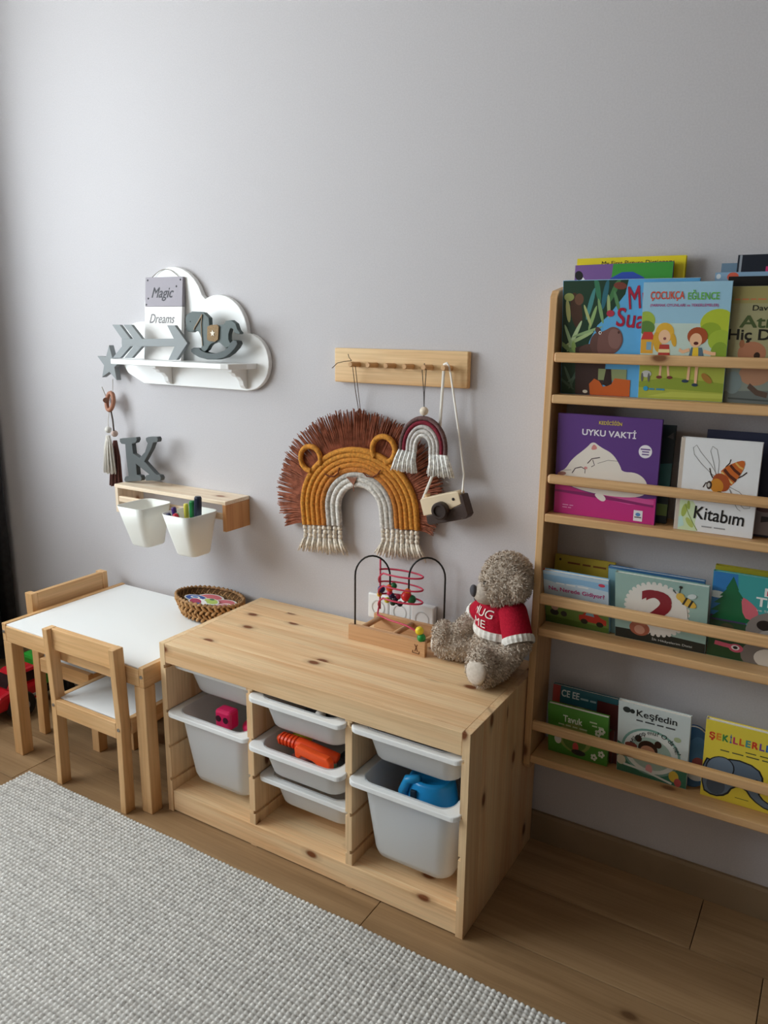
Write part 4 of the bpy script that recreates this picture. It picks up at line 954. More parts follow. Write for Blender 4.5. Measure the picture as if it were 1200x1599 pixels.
# ------------------------------------------------------------------ woven basket with cut-out cards on the table
zb = 0.4495
BCX, BCY, BRX, BRY = -0.147, -0.094, 0.127, 0.078
bs = thing('woven_basket', 'low oval basket woven from water hyacinth on the white table', 'basket', (BCX, BCY, zb))
def bsk(a, h):        # point on basket wall at angle a, height fraction h
    k = 0.78 + 0.22 * h; return Vector((BCX + BRX * k * math.cos(a), BCY + BRY * k * math.sin(a), zb + 0.004 + 0.062 * h))
inn = MB()
loft(inn, [[bsk(2 * PI * j / 40, h) for j in range(40)] for h in (0.0, 0.5, 0.97)], cap_first=True)
hy = noisy('hyacinth_dark', '#5a3f26', '#6f5233', 60, 0.9)
part('liner', inn, hy, bs, smooth=True)
wv = MB(); nw = 34
for rowi in range(4):
    for j in range(nw):
        a0 = 2 * PI * (j + 0.5 * (rowi % 2)) / nw; lean = 0.085 * (1 if rowi % 2 == 0 else -1)
        h0, h1 = rowi * 0.235 - 0.01, rowi * 0.235 + 0.30
        pts = []
        for k in range(5):
            f = k / 4; p = bsk(a0 + lean * (f - 0.5) * 2, min(1, max(0, h0 + (h1 - h0) * f)))
            nrm = Vector((math.cos(a0) / BRX, math.sin(a0) / BRY, 0)).normalized(); pts.append(p + nrm * (0.001 + 0.0035 * math.sin(PI * f)))
        wv.tube(pts, [0.0015, 0.0042, 0.0050, 0.0042, 0.0015], 6)
part('weave', wv, noisy('hyacinth', '#a77a4c', '#c79c6c', 45, 0.85), bs, smooth=True, kind='stuff')
rm = MB()
for j in range(44):
    a0 = 2 * PI * j / 44; a1 = a0 + 2 * PI / 44 * 1.5
    rm.tube([bsk(a0, 1.0) + Vector((0, 0, -0.003)), bsk((a0 + a1) / 2, 1.0) + Vector((0, 0, 0.004)), bsk(a1, 1.0) + Vector((0, 0, -0.001))], [0.003, 0.0055, 0.003], 6)
part('braided_rim', rm, noisy('hyacinth_rim', '#8d6a44', '#b89068', 45, 0.85), bs, smooth=True)
def cutout(outline, mats_extra, loc, tilt, rz, h, lab):
    t = thing('cutout_card', lab, 'card', loc, 'cut-out cards in the basket', rot=(tilt[0], tilt[1], rz), local=True)
    part('card', MB().prism(smooth_closed(outline, 2), 'z', 0, 0.002), paint('#eceae6', 0.6), t)
    for k, (o2, hx) in enumerate(mats_extra): part('print', MB().prism(smooth_closed(o2, 2), 'z', 0.0021 + k * 0.0002, 0.0023 + k * 0.0002), paint(hx, 0.6), t)
def sc2(o, f, dx=0, dy=0): return [(x * f + dx, y * f + dy) for x, y in o]
leaf = [(-0.056, 0), (-0.025, 0.028), (0.025, 0.028), (0.056, 0.0), (0.025, -0.025), (-0.025, -0.025)]
zc = zb + 0.050
for zz, args in enumerate((
    (leaf, [(sc2(leaf, 0.84), '#d8737c')], (BCX - 0.030, BCY + 0.032, zc - 0.004), (0.10, 0.05), 0.35, 0, 'pink leaf-shaped card at the basket back'),
    (leaf, [(sc2(leaf, 0.84), '#d2707a')], (BCX + 0.048, BCY + 0.012, zc + 0.000), (0.05, -0.05), 0.15, 0, 'pink wing-shaped card with a white edge'),
    (sc2(leaf, 0.8), [(sc2(leaf, 0.70), '#4565b0'), (sc2(leaf, 0.32, -0.004, 0.004), '#eceae6'), (sc2(leaf, 0.2, -0.004, 0.004), '#5a86c8')], (BCX - 0.058, BCY - 0.002, zc + 0.001), (0.12, 0.15), 0.5, 0, 'blue card with white dashes'),
    (sc2(leaf, 0.75), [(sc2(leaf, 0.62), '#b9cf6a'), (sc2(leaf, 0.22, -0.01, 0.012), '#4f7f5a')], (BCX + 0.012, BCY - 0.008, zc + 0.004), (0.05, 0.0), -0.2, 0, 'lime green card in the middle of the basket'),
    (sc2(leaf, 0.9), [(sc2(leaf, 0.55, -0.014, 0.002), '#a83a58'), (sc2(leaf, 0.34, 0.012, -0.004), '#3f5f9a'), (sc2(leaf, 0.18, 0.030, -0.002), '#e3b84a')], (BCX - 0.020, BCY - 0.036, zc + 0.002), (0.16, 0.04), -0.25, 0, 'white card printed with a crimson curve'),
    (sc2(leaf, 0.6), [(sc2(leaf, 0.45), '#c9838a')], (BCX + 0.068, BCY - 0.020, zc + 0.004), (0.05, -0.10), 0.7, 0, 'small rose-coloured card at the basket edge'))):
    cutout(*args)

# ------------------------------------------------------------------ toy truck beside the table end
tk = thing('toy_truck', 'red and green plastic toy truck on the floor beside the table', 'toy truck', (-0.925, -0.26, 0))
X0, X1 = -0.955, -0.845
redp, grn = paint('#c41f2c', 0.25), paint('#2f9a34', 0.3)
part('hood', MB().prism([(-0.255, 0.045), (-0.425, 0.045), (-0.430, 0.060), (-0.425, 0.090), (-0.405, 0.104), (-0.350, 0.115), (-0.255, 0.115)], 'x', X0, X1), redp, tk, bevel=0.014)
part('cab', MB().prism([(-0.250, 0.110), (-0.375, 0.110), (-0.345, 0.162), (-0.330, 0.170), (-0.262, 0.170), (-0.250, 0.165)], 'x', X0 + 0.008, X1 - 0.008), redp, tk, bevel=0.012)
dgl = paint('#2a1416', 0.2)
part('windscreen', MB().prism([(-0.3695, 0.120), (-0.3725, 0.120), (-0.3495, 0.158), (-0.3465, 0.158)], 'x', X0 + 0.020, X1 - 0.020), dgl, tk)
for xs in (X0 + 0.0065, X1 - 0.0095): part('side_window', MB().prism([(-0.265, 0.122), (-0.350, 0.122), (-0.332, 0.158), (-0.265, 0.158)], 'x', xs, xs + 0.003), dgl, tk, bevel=0.001)
part('bumper', MB().box(X0 + 0.002, X1 - 0.002, -0.440, -0.424, 0.045, 0.072), paint('#a7a6a6', 0.35), tk, bevel=0.006)
part('chassis', MB().box(X0 + 0.030, X1 - 0.030, -0.420, -0.020, 0.040, 0.062), paint('#26262a', 0.5), tk)
part('cargo_bed', MB().prism([(-0.246, 0.085), (-0.030, 0.085), (-0.025, 0.185), (-0.248, 0.190)], 'x', X0 - 0.004, X1 + 0.004), grn, tk, bevel=0.012)
part('sill', MB().box(X0 - 0.002, X1 + 0.002, -0.300, -0.250, 0.060, 0.074), paint('#b9b8b8', 0.4), tk, bevel=0.004)
for y in (-0.335, -0.105):
    for xs, sg in ((X0, -1), (X1, 1)):
        w_ = part('wheel', MB().lathe([(0.020, -0.018), (0.046, -0.018), (0.050, -0.012), (0.050, 0.012), (0.046, 0.018), (0.020, 0.018)], (xs, y, 0.050), 'x', 28), paint('#17171a', 0.6), tk)
        part('hub', MB().lathe([(0.022, 0.0), (0.020, 0.006), (0.0, 0.008)] if sg > 0 else [(0.0, -0.008), (0.020, -0.006), (0.022, 0.0)], (xs + sg * 0.0175, y, 0.050), 'x', 18), paint('#8d8d92', 0.4), w_)
for xs in (X0 + 0.03, X1 - 0.03): part('headlight', MB().ball((xs, -0.428, 0.100), (0.012, 0.005, 0.012), 12, 8), paint('#e6e2c8', 0.2), tk, smooth=True)

# ------------------------------------------------------------------ picture books, face out on the bookcase
def ell(cx, cy, rx, ry, rot=0.0, n=22, a0=0, a1=360):
    c, s = math.cos(math.radians(rot)), math.sin(math.radians(rot)); out = []
    for k in range(n + (0 if a1 - a0 >= 360 else 1)):
        a = math.radians(a0 + (a1 - a0) * k / n); x, y = rx * math.cos(a), ry * math.sin(a); out.append((cx + x * c - y * s, cy + x * s + y * c))
    return out
def stroke(pts, wd):
    L, R = [], []
    for i, p in enumerate(pts):
        a = pts[max(0, i - 1)]; b = pts[min(len(pts) - 1, i + 1)]; d = math.hypot(b[0] - a[0], b[1] - a[1]) or 1
        nx, ny = -(b[1] - a[1]) / d * wd / 2, (b[0] - a[0]) / d * wd / 2; L.append((p[0] + nx, p[1] + ny)); R.append((p[0] - nx, p[1] - ny))
    return L + R[::-1]
def book(label, x, zs, w, h, yb, yt, t, cov, art=(), texts=(), roll=0.0, spine=None, group='picture books on the bookcase', yaw=0.0, pagecol='#e9e5dc', rounded=False):
    """local frame: x along the cover, y into the book (front cover at y=0), z up; art and texts are print on the front cover"""
    th = math.asin(max(-0.6, min(0.6, (yb - yt) / h)))
    lift = 0.0004 + (t * math.sin(-th) if th < 0 else 0.0) + (w * math.sin(abs(roll)) if roll > 0 else 0.0)
    b = thing('picture_book', label, 'book', (x, yb, zs + lift), group, rot=(th, -roll, yaw), local=True)
    ct = 0.0016; cm_ = paint(cov, 0.35); sm = paint(spine or cov, 0.35)
    c = MB()
    if rounded:
        c.prism(ell(w / 2, h / 2, w / 2, h / 2, 0, 40), 'y', 0, ct); c.prism(ell(w / 2, h / 2, w / 2, h / 2, 0, 40), 'y', t - ct, t)
        part('cover', c, cm_, b); part('pages', MB().prism(ell(w / 2, h / 2, w / 2 - 0.002, h / 2 - 0.002, 0, 40), 'y', ct, t - ct), paint(pagecol, 0.8), b)
    else:
        c.box(0, w, 0, ct, 0, h); c.box(0, w, t - ct, t, 0, h); c.box(-0.0002, ct, 0.0002, t - 0.0002, 0, h, 1)
        part('cover', c, [cm_, sm], b); part('pages', MB().box(ct, w - 0.002, ct, t - ct, 0.002, h - 0.002), paint(pagecol, 0.8), b)
    if art:
        art = [([(0, 0), (1, 0), (1, 1), (0, 1)] if not rounded else ell(0.5, 0.5, 0.49, 0.49, 0, 40), cov)] + list(art)
        m = MB(); mats, idx = [], {}
        for k, (poly, hx) in enumerate(art):
            if hx not in idx: idx[hx] = len(mats); mats.append(paint(hx, 0.38))
            yo = -0.00006 - 0.00002 * k
            pts = [(min(max(u, 0.002), 0.998) * w, yo, min(max(v, 0.002), 0.998) * h) for u, v in poly]
            ar_ = sum(pts[i][0] * pts[(i + 1) % len(pts)][2] - pts[(i + 1) % len(pts)][0] * pts[i][2] for i in range(len(pts)))
            if ar_ < 0: pts = pts[::-1]
            m.add(pts, [tuple(range(len(pts)))], idx[hx])
        part('cover_print', m, mats, b, recalc=False)
    y0 = -0.00006 - 0.00002 * (len(art) + 3)
    rg = random.Random(len(label))
    for tx in [q for q in texts if q[0][0] == '~']:          # print too small to read in the photo: short bars of ink
        n_, (u0, u1, v0, v1, hx) = int(tx[0][1:]), tx[1:6]; m = MB(); rot = math.radians(tx[7]) if len(tx) > 7 else 0.0
        wid = [rg.uniform(0.7, 1.3) for _ in range(n_)]; gap = 0.25; tot = sum(wid) + gap * (n_ - 1); a_ = 0.0
        for q in wid:
            p0, p1 = u0 + (u1 - u0) * a_ / tot, u0 + (u1 - u0) * (a_ + q) / tot; a_ += q + gap
            m.add([(p0 * w, y0, v0 * h), (p1 * w, y0, v0 * h), (p1 * w, y0, v1 * h), (p0 * w, y0, v1 * h)], [(0, 1, 2, 3)])
        o_ = part('small_print', m, paint(hx, 0.4), b, recalc=False); o_['kind'] = 'stuff'
    texts = [q for q in texts if q[0][0] != '~']
    for tx in texts:
        body, u0, u1, v0, v1, hx = tx[:6]; bold = tx[6] if len(tx) > 6 else 0.0; rot = math.radians(tx[7]) if len(tx) > 7 else 0.0; bend = tx[8] if len(tx) > 8 else 0.0
        cx, cz = (u0 + u1) / 2 * w, (v0 + v1) / 2 * h; W_, H_ = (u1 - u0) * w, (v1 - v0) * h
        def place(a, q, cx=cx, cz=cz, rot=rot, bend=bend):
            if bend:
                R_ = abs(bend); an = a / R_; a, q = (R_ + q) * math.sin(an), (R_ + q) * math.cos(an) - R_
            return Vector((cx + a * math.cos(rot) - q * math.sin(rot), y0, cz + a * math.sin(rot) + q * math.cos(rot)))
        text_obj(body, (W_, H_), paint(hx, 0.4), b, place, name='lettering', bold=bold)
    return b
S1, S2, S3, S4 = SHELF
R_ = random.Random(3)
# --- top shelf
book('yellow picture dictionary, tallest at the back of the top shelf', 0.972, S1, 0.236, 0.300, -0.040, -0.030, 0.012, '#e8d428', spine='#e6d98a', art=[([(0.93, 0.0), (1, 0.0), (1, 0.72), (0.93, 0.72)], '#1d1d1d')],
     texts=[('My First Picture Dictionary', 0.24, 0.90, 0.935, 0.975, '#26241c', 0.006)])
book('purple, blue and green book peeking in front of the yellow dictionary', 0.977, S1, 0.213, 0.282, -0.055, -0.046, 0.007, '#6d4a8c', roll=0.012,
     art=[([(0.0, 0), (1, 0), (1, 1), (0, 1)], '#7d5a98'), ([(0.40, 1.0), (1, 1), (1, 0), (0.3, 0)], '#3f9a3c'), (ell(0.55, 0.42, 0.40, 0.52), '#2d4fae'), (ell(0.07, 0.84, 0.055, 0.07), '#efefef'), (ell(0.045, 0.92, 0.045, 0.035, -20), '#1a1a1c'), (ell(0.09, 0.84, 0.012, 0.012), '#1a1a1c')])
book('thin white-edged book behind the hippo book', 0.990, S1, 0.256, 0.252, -0.066, -0.060, 0.005, '#dfe6e8', art=[([(0, 0.9), (1, 0.9), (1, 1), (0, 1)], '#e7ebec')])
G1, G2 = '#1f3d2c', '#7da06a'
hip = [([(0, 1), (0.50, 1), (0.48, 0.88), (0.36, 0.70), (0.28, 0.62), (0.22, 0.48), (0.16, 0.2), (0.2, 0), (0, 0)], G1), (ell(0.11, 0.74, 0.045, 0.16, 8), '#4a3226'), (ell(0.13, 0.84, 0.035, 0.05), '#6b4a38')]
for (cx, cy, rx, ry, ro, hx) in ((0.27, 0.93, 0.02, 0.12, 10, '#3b7a5a'), (0.33, 0.88, 0.02, 0.13, -8, '#2f6a78'), (0.40, 0.92, 0.02, 0.12, -20, '#467a4a'), (0.22, 0.80, 0.018, 0.14, -12, '#4a8a8a'), (0.30, 0.74, 0.014, 0.11, 12, G2), (0.24, 0.68, 0.014, 0.11, -15, '#8fae70'), (0.36, 0.78, 0.013, 0.10, 4, '#9fb27a'), (0.20, 0.70, 0.012, 0.10, 18, '#b0b878'), (0.42, 0.82, 0.014, 0.09, 15, '#57875a'), (0.05, 0.86, 0.04, 0.035, 0, '#8f9a58'), (0.045, 0.74, 0.018, 0.10, 6, '#a8a86a'), (0.44, 0.95, 0.05, 0.03, -10, '#7a3f34'),
                             (0.10, 0.52, 0.016, 0.15, -22, '#b9cfa0'), (0.14, 0.50, 0.016, 0.13, -60, '#a8c088'), (0.06, 0.50, 0.014, 0.13, 18, '#9ab88a'), (0.20, 0.56, 0.012, 0.13, -68, '#93b07c'), (0.10, 0.40, 0.02, 0.08, 5, '#8fae62'), (0.04, 0.42, 0.018, 0.09, 50, '#7f9f6a'), (0.06, 0.16, 0.012, 0.10, 20, '#4f6a58'), (0.10, 0.14, 0.012, 0.10, -20, '#4a6654'), (0.13, 0.17, 0.012, 0.10, -50, '#557060'), (0.04, 0.10, 0.012, 0.09, 50, '#425c4a')):
    hip.append((ell(cx, cy, rx, ry, ro, 14), hx))
hip += [([(0.12, 0.0), (0.11, 0.42), (0.16, 0.44), (0.22, 0.40), (0.30, 0.44), (0.36, 0.36), (0.34, 0.10), (0.24, 0.0)], '#3f2e2c'), (ell(0.26, 0.40, 0.12, 0.06, 0), '#5a4038'),
        (ell(0.31, 0.46, 0.085, 0.105, 0), '#644640'), (ell(0.285, 0.575, 0.02, 0.03, 20), '#5a3e3a'), (smooth_closed([(0.28, 0.40), (0.29, 0.55), (0.34, 0.575), (0.40, 0.615), (0.46, 0.58), (0.485, 0.49), (0.45, 0.40), (0.38, 0.355), (0.31, 0.36)], 2), '#76524c'), (smooth_closed([(0.39, 0.60), (0.45, 0.575), (0.475, 0.49), (0.44, 0.41), (0.38, 0.43), (0.36, 0.52)], 2), '#86625c'), (ell(0.445, 0.56, 0.008, 0.012), '#4a302c'), (ell(0.302, 0.555, 0.011, 0.015), '#efefef'), (ell(0.303, 0.555, 0.006, 0.009), '#20180f'),
        ([(0.30, 0.24), (0.52, 0.24), (0.52, 0.14), (0.30, 0.14)], '#8f9a6c'), ([(0.24, 0.0), (0.23, 0.10), (0.27, 0.15), (0.31, 0.13), (0.34, 0.08), (0.40, 0.10), (0.43, 0.16), (0.55, 0.15), (0.55, 0.0)], '#c9622c'), ([(0.36, 0.24), (0.34, 0.10), (0.37, 0.085), (0.41, 0.11), (0.40, 0.24)], '#352625'), (ell(0.20, 0.03, 0.02, 0.015), '#d8d2c0'), (ell(0.375, 0.72, 0.03, 0.028, 0), '#b0344a')]
book('blue jungle book with a brown hippo on its cover', 0.9685, S1, 0.285, 0.250, -0.078, -0.108, 0.008, '#5fa9da', hip,
     [('Mu', 0.505, 0.66, 0.76, 0.95, '#a81e3c', 0.006, 6), ('Sua', 0.425, 0.64, 0.60, 0.76, '#a81e3c', 0.006, -6)])
coc = [([(0, 0.30), (1, 0.30), (1, 1), (0, 1)], '#9cc7de'), ([(0, 0.30), (1, 0.30), (1, 0.66), (0, 0.66)], '#c3d6cc'), ([(0, 0.0), (1, 0), (1, 0.34), (0, 0.36)], '#a9b24a'), ([(0, 0.10), (1, 0.08), (1, 0.16), (0.4, 0.20), (0, 0.15)], '#8c9e3a'), ([(0.1, 0.02), (1, 0.03), (1, 0.07), (0.4, 0.07)], '#bcc45a'),
       (ell(0.88, 0.66, 0.20, 0.12), '#b4c43a'), (ell(0.80, 0.60, 0.12, 0.07), '#93ac34'), (ell(0.92, 0.52, 0.14, 0.09), '#a3bb3e'), (ell(0.92, 0.42, 0.10, 0.09), '#86a238'), (ell(0.05, 0.68, 0.11, 0.08), '#9fb84a'), (ell(0.06, 0.62, 0.10, 0.06), '#5f8440'),
       ([(0.0, 0.40), (0.15, 0.40), (0.15, 0.52), (0, 0.52)], '#e0a83c'), ([(-0.0, 0.52), (0.17, 0.52), (0.13, 0.585), (0.03, 0.585)], '#c8413c'), ([(0.07, 0.43), (0.13, 0.43), (0.13, 0.50), (0.07, 0.50)], '#7fa8c0'),
       (ell(0.28, 0.58, 0.11, 0.085), '#e4b23e'), (ell(0.20, 0.50, 0.05, 0.09, 15), '#dba838'), (ell(0.39, 0.52, 0.03, 0.06, 20), '#dba838'), (ell(0.28, 0.545, 0.07, 0.06), '#f0c39c'), (ell(0.285, 0.53, 0.018, 0.012), '#8a4a4a'), ([(0.21, 0.36), (0.36, 0.36), (0.34, 0.48), (0.23, 0.48)], '#b8423c'), ([(0.215, 0.41), (0.355, 0.41), (0.35, 0.44), (0.22, 0.44)], '#ead9a0'), ([(0.24, 0.20), (0.265, 0.20), (0.275, 0.36), (0.245, 0.36)], '#efbf9a'), ([(0.345, 0.20), (0.37, 0.20), (0.345, 0.36), (0.315, 0.36)], '#efbf9a'), (ell(0.245, 0.195, 0.035, 0.014), '#7a3a34'), (ell(0.37, 0.195, 0.035, 0.014), '#7a3a34'),
       (ell(0.66, 0.555, 0.115, 0.075), '#a8502c'), (ell(0.645, 0.52, 0.07, 0.06), '#efbe96'), (ell(0.65, 0.495, 0.028, 0.014), '#5c2626'), ([(0.56, 0.34), (0.76, 0.34), (0.72, 0.46), (0.60, 0.46)], '#5a7486'), ([(0.61, 0.34), (0.69, 0.34), (0.68, 0.46), (0.62, 0.46)], '#e8c63c'), (stroke([(0.58, 0.44), (0.50, 0.42), (0.46, 0.44)], 0.03), '#efbe96'), (stroke([(0.74, 0.43), (0.84, 0.41), (0.88, 0.41)], 0.03), '#efbe96'), ([(0.57, 0.18), (0.60, 0.18), (0.61, 0.36), (0.58, 0.36)], '#efbe96'), ([(0.66, 0.15), (0.69, 0.15), (0.70, 0.36), (0.66, 0.36)], '#efbe96'), (ell(0.555, 0.17, 0.04, 0.014), '#33435a'), (ell(0.67, 0.14, 0.035, 0.014), '#33435a'),
       (ell(0.09, 0.22, 0.06, 0.03), '#c3c3c0'), (ell(0.04, 0.19, 0.014, 0.04), '#6a6a68'), (ell(0.12, 0.19, 0.014, 0.04), '#6a6a68'), (ell(0.80, 0.20, 0.07, 0.03, -30), '#a87838'), (ell(0.09, 0.09, 0.03, 0.021), '#2f9ac8')]
book('light blue book with two cartoon children on a green meadow', 1.146, S1, 0.172, 0.243, -0.088, -0.122, 0.006, '#9cc7de', coc,
     [('ÇOCUKÇA', 0.09, 0.48, 0.845, 0.925, '#e05434', 0.008), ('EĞLENCE', 0.52, 0.87, 0.855, 0.935, '#6bb84a', 0.008), ('(PARMAK OYUNLARI ve TEKERLEMELER)', 0.09, 0.87, 0.792, 0.822, '#b8307c', 0.004), ('~2', 0.13, 0.32, 0.08, 0.095, '#3f8ab0')])
ati = [([(0, 0), (1, 0), (1, 0.40), (0, 0.40)], '#868e84'), ([(0, 0), (1, 0), (1, 0.14), (0, 0.10)], '#6a7270'), ([(0, 0.86), (1, 0.86), (1, 1), (0, 1)], '#9f9660'), (ell(0.30, 0.44, 0.16, 0.10), '#b0785a'), (ell(0.18, 0.52, 0.03, 0.035), '#a06848'), (ell(0.36, 0.42, 0.035, 0.03), '#3a2a22'), (ell(0.36, 0.26, 0.18, 0.10), '#b08468'), ([(0.48, 0.36), (0.58, 0.36), (0.64, 0.50), (0.56, 0.47)], '#d8d0b0'), (stroke([(0.30, 0.16), (0.40, 0.10), (0.52, 0.08)], 0.05), '#5c4a40'), (stroke([(0.08, 0.04), (0.7, 0.03)], 0.015), '#4c5250'), (ell(0.12, 0.18, 0.10, 0.10), '#7d8c8c')]
book('olive green book with a small brown bear and a bird', 1.314, S1, 0.165, 0.232, -0.082, -0.108, 0.008, '#a09c76', ati,
     [('David Mor', 0.26, 0.72, 0.80, 0.845, '#2a2a22', 0.006), ('Atık', 0.13, 0.62, 0.655, 0.76, '#4a5a34', 0.012), ('Hiç Dert', -0.0 + 0.015, 0.74, 0.53, 0.645, '#22221c', 0.012), ('~9', 0.05, 0.9, 0.888, 0.90, '#c87a50')])
book('black book right behind the olive green book', 1.302, S1, 0.19, 0.252, -0.070, -0.070, 0.008, '#17181a')
book('pale blue book with coral dots on its top edge strip', 1.272, S1, 0.22, 0.262, -0.058, -0.046, 0.006, '#8fb2cf', [(ell(0.155, 0.965, 0.05, 0.035), '#e0654e'), (ell(0.56, 0.965, 0.05, 0.035), '#e0654e'), (ell(0.03, 0.97, 0.02, 0.02), '#dfe6ea')])
book('grey-blue book behind the coral-dotted book', 1.280, S1, 0.16, 0.281, -0.035, -0.030, 0.006, '#6f8aa0')
book('black book with a pink title, tallest beside the grey-blue book', 1.311, S1, 0.18, 0.296, -0.046, -0.038, 0.007, '#1a2230', [([(0.02, 0.0), (0.045, 0.0), (0.045, 1), (0.02, 1)], '#9aa2ac')], [('~2', 0.30, 0.95, 0.885, 0.92, '#c0306a', 0.012)])
# --- second shelf
cat = [([(0, 0), (1, 0), (1, 1), (0, 1)], '#5f3c82'), ([(0, 0), (1, 0), (1, 0.26), (0.6, 0.20), (0.3, 0.25), (0, 0.32)], '#c2307e'), ([(0.45, 0.27), (0.98, 0.24), (0.98, 0.20), (0.75, 0.17), (0.5, 0.20)], '#d6559a'), ([(0, 0.24), (0.4, 0.24), (0.98, 0.19), (0.98, 0.17), (0.4, 0.20), (0, 0.22)], '#8a2a66'),
       (smooth_closed([(0.03, 0.42), (0.10, 0.45), (0.16, 0.56), (0.30, 0.68), (0.36, 0.755), (0.44, 0.70), (0.56, 0.65), (0.64, 0.54), (0.66, 0.48), (0.80, 0.49), (0.90, 0.42), (0.92, 0.30), (0.80, 0.24), (0.5, 0.23), (0.2, 0.27), (0.06, 0.34)], 2), '#e6ddd2'),
       (smooth_closed([(0.34, 0.66), (0.37, 0.735), (0.42, 0.68)], 2), '#d58a86'), (ell(0.065, 0.405, 0.045, 0.02, 10), '#a8766a'), (stroke([(0.17, 0.42), (0.20, 0.47), (0.26, 0.49)], 0.009), '#4a3a3e'), (stroke([(0.26, 0.49), (0.30, 0.47), (0.30, 0.43)], 0.007), '#4a3a3e'), (stroke([(0.32, 0.53), (0.36, 0.58), (0.44, 0.60)], 0.009), '#4a3a3e'), (stroke([(0.36, 0.50), (0.39, 0.52), (0.37, 0.57)], 0.007), '#4a3a3e'), (stroke([(0.42, 0.54), (0.52, 0.58), (0.62, 0.58)], 0.004), '#6a5a5a'), (stroke([(0.16, 0.45), (0.08, 0.44)], 0.004), '#6a5a5a'), (ell(0.305, 0.485, 0.018, 0.013), '#d08a88'),
       (smooth_closed([(0.40, 0.24), (0.48, 0.25), (0.53, 0.20), (0.50, 0.165), (0.44, 0.19)], 2), '#ebe3da'), (ell(0.865, 0.695, 0.062, 0.062), '#e9e4ea'), ([(0.80, 0.02), (0.885, 0.02), (0.885, 0.125), (0.80, 0.125)], '#ebe7ea'), (ell(0.842, 0.085, 0.024, 0.018), '#5a8ac0')]
book('purple book with a sleeping white cat on magenta', 0.9735, S2, 0.232, 0.236, -0.090, -0.100, 0.010, '#5f3c82', cat,
     [('KEDİCİĞİN', 0.41, 0.63, 0.918, 0.962, '#dcc83c', 0.008), ('UYKU VAKTİ', 0.25, 0.77, 0.805, 0.885, '#ebe6ee', 0.012), ('~1', 0.82, 0.91, 0.710, 0.722, '#5f3c82'), ('~1', 0.835, 0.90, 0.687, 0.698, '#5f3c82'), ('~1', 0.835, 0.90, 0.662, 0.673, '#5f3c82'), ('~1', 0.81, 0.875, 0.052, 0.063, '#555555'), ('~2', 0.09, 0.20, 0.089, 0.097, '#e0a0c4'), ('~2', 0.09, 0.18, 0.064, 0.072, '#e0a0c4')])
book('dark teal book tucked behind the purple cat book', 1.085, S2, 0.140, 0.220, -0.064, -0.050, 0.010, '#26343c', [([(0.75, 0.35), (1, 0.35), (1, 0.62), (0.75, 0.6)], '#3f7072'), ([(0.8, 0.08), (1, 0.08), (1, 0.2), (0.8, 0.2)], '#6f8a50'), ([(0.88, 0.88), (0.97, 0.93), (0.98, 0.86)], '#5a5a60')])
bee = [([(0, 0), (1, 0), (1, 1), (0, 1)], '#e9eaec'), ([(0, 0), (0.052, 0), (0.052, 1), (0, 1)], '#cbbdb0'), ([(0.052, 0.0), (0.30, 0.0), (0.27, 0.10), (0.30, 0.24), (0.22, 0.33), (0.052, 0.33)], '#cfe0b8'), ([(0.052, 0.02), (0.13, 0.05), (0.10, 0.16), (0.052, 0.14)], '#bfe0d8'), (ell(0.12, 0.22, 0.035, 0.075, -14), '#a8b85a'), (ell(0.20, 0.09, 0.07, 0.03, -45), '#b8c46a'), (ell(0.17, 0.28, 0.02, 0.05, 8), '#9fb052'), (stroke([(0.13, 0.28), (0.18, 0.18), (0.26, 0.07), (0.31, 0.01)], 0.010), '#86964a'),
       (ell(0.17, 0.435, 0.06, 0.022, 8), '#8a96a0'), (ell(0.28, 0.40, 0.07, 0.035, -12), '#9aa3b2'), (stroke([(0.25, 0.42), (0.33, 0.38)], 0.02), '#767e92')]
for wing in (([(0.50, 0.62), (0.40, 0.74), (0.26, 0.86), (0.20, 0.93), (0.16, 0.90), (0.18, 0.83), (0.28, 0.74), (0.42, 0.64), (0.50, 0.60)]), ([(0.50, 0.64), (0.50, 0.78), (0.46, 0.90), (0.40, 0.93), (0.38, 0.88), (0.44, 0.74), (0.48, 0.62)]), ([(0.66, 0.52), (0.78, 0.48), (0.92, 0.38), (0.93, 0.32), (0.86, 0.31), (0.76, 0.38), (0.66, 0.50)]), ([(0.66, 0.50), (0.72, 0.38), (0.78, 0.30), (0.82, 0.28)])):
    bee.append((stroke(wing, 0.006), '#84807c'))
for leg in (([(0.56, 0.66), (0.59, 0.73), (0.63, 0.77), (0.64, 0.81)]), ([(0.74, 0.62), (0.80, 0.65), (0.85, 0.69)]), ([(0.44, 0.60), (0.41, 0.64), (0.39, 0.70)]), ([(0.42, 0.54), (0.36, 0.54), (0.33, 0.49)]), ([(0.60, 0.44), (0.62, 0.41), (0.60, 0.38)])): bee.append((stroke(leg, 0.014), '#3a2c26'))
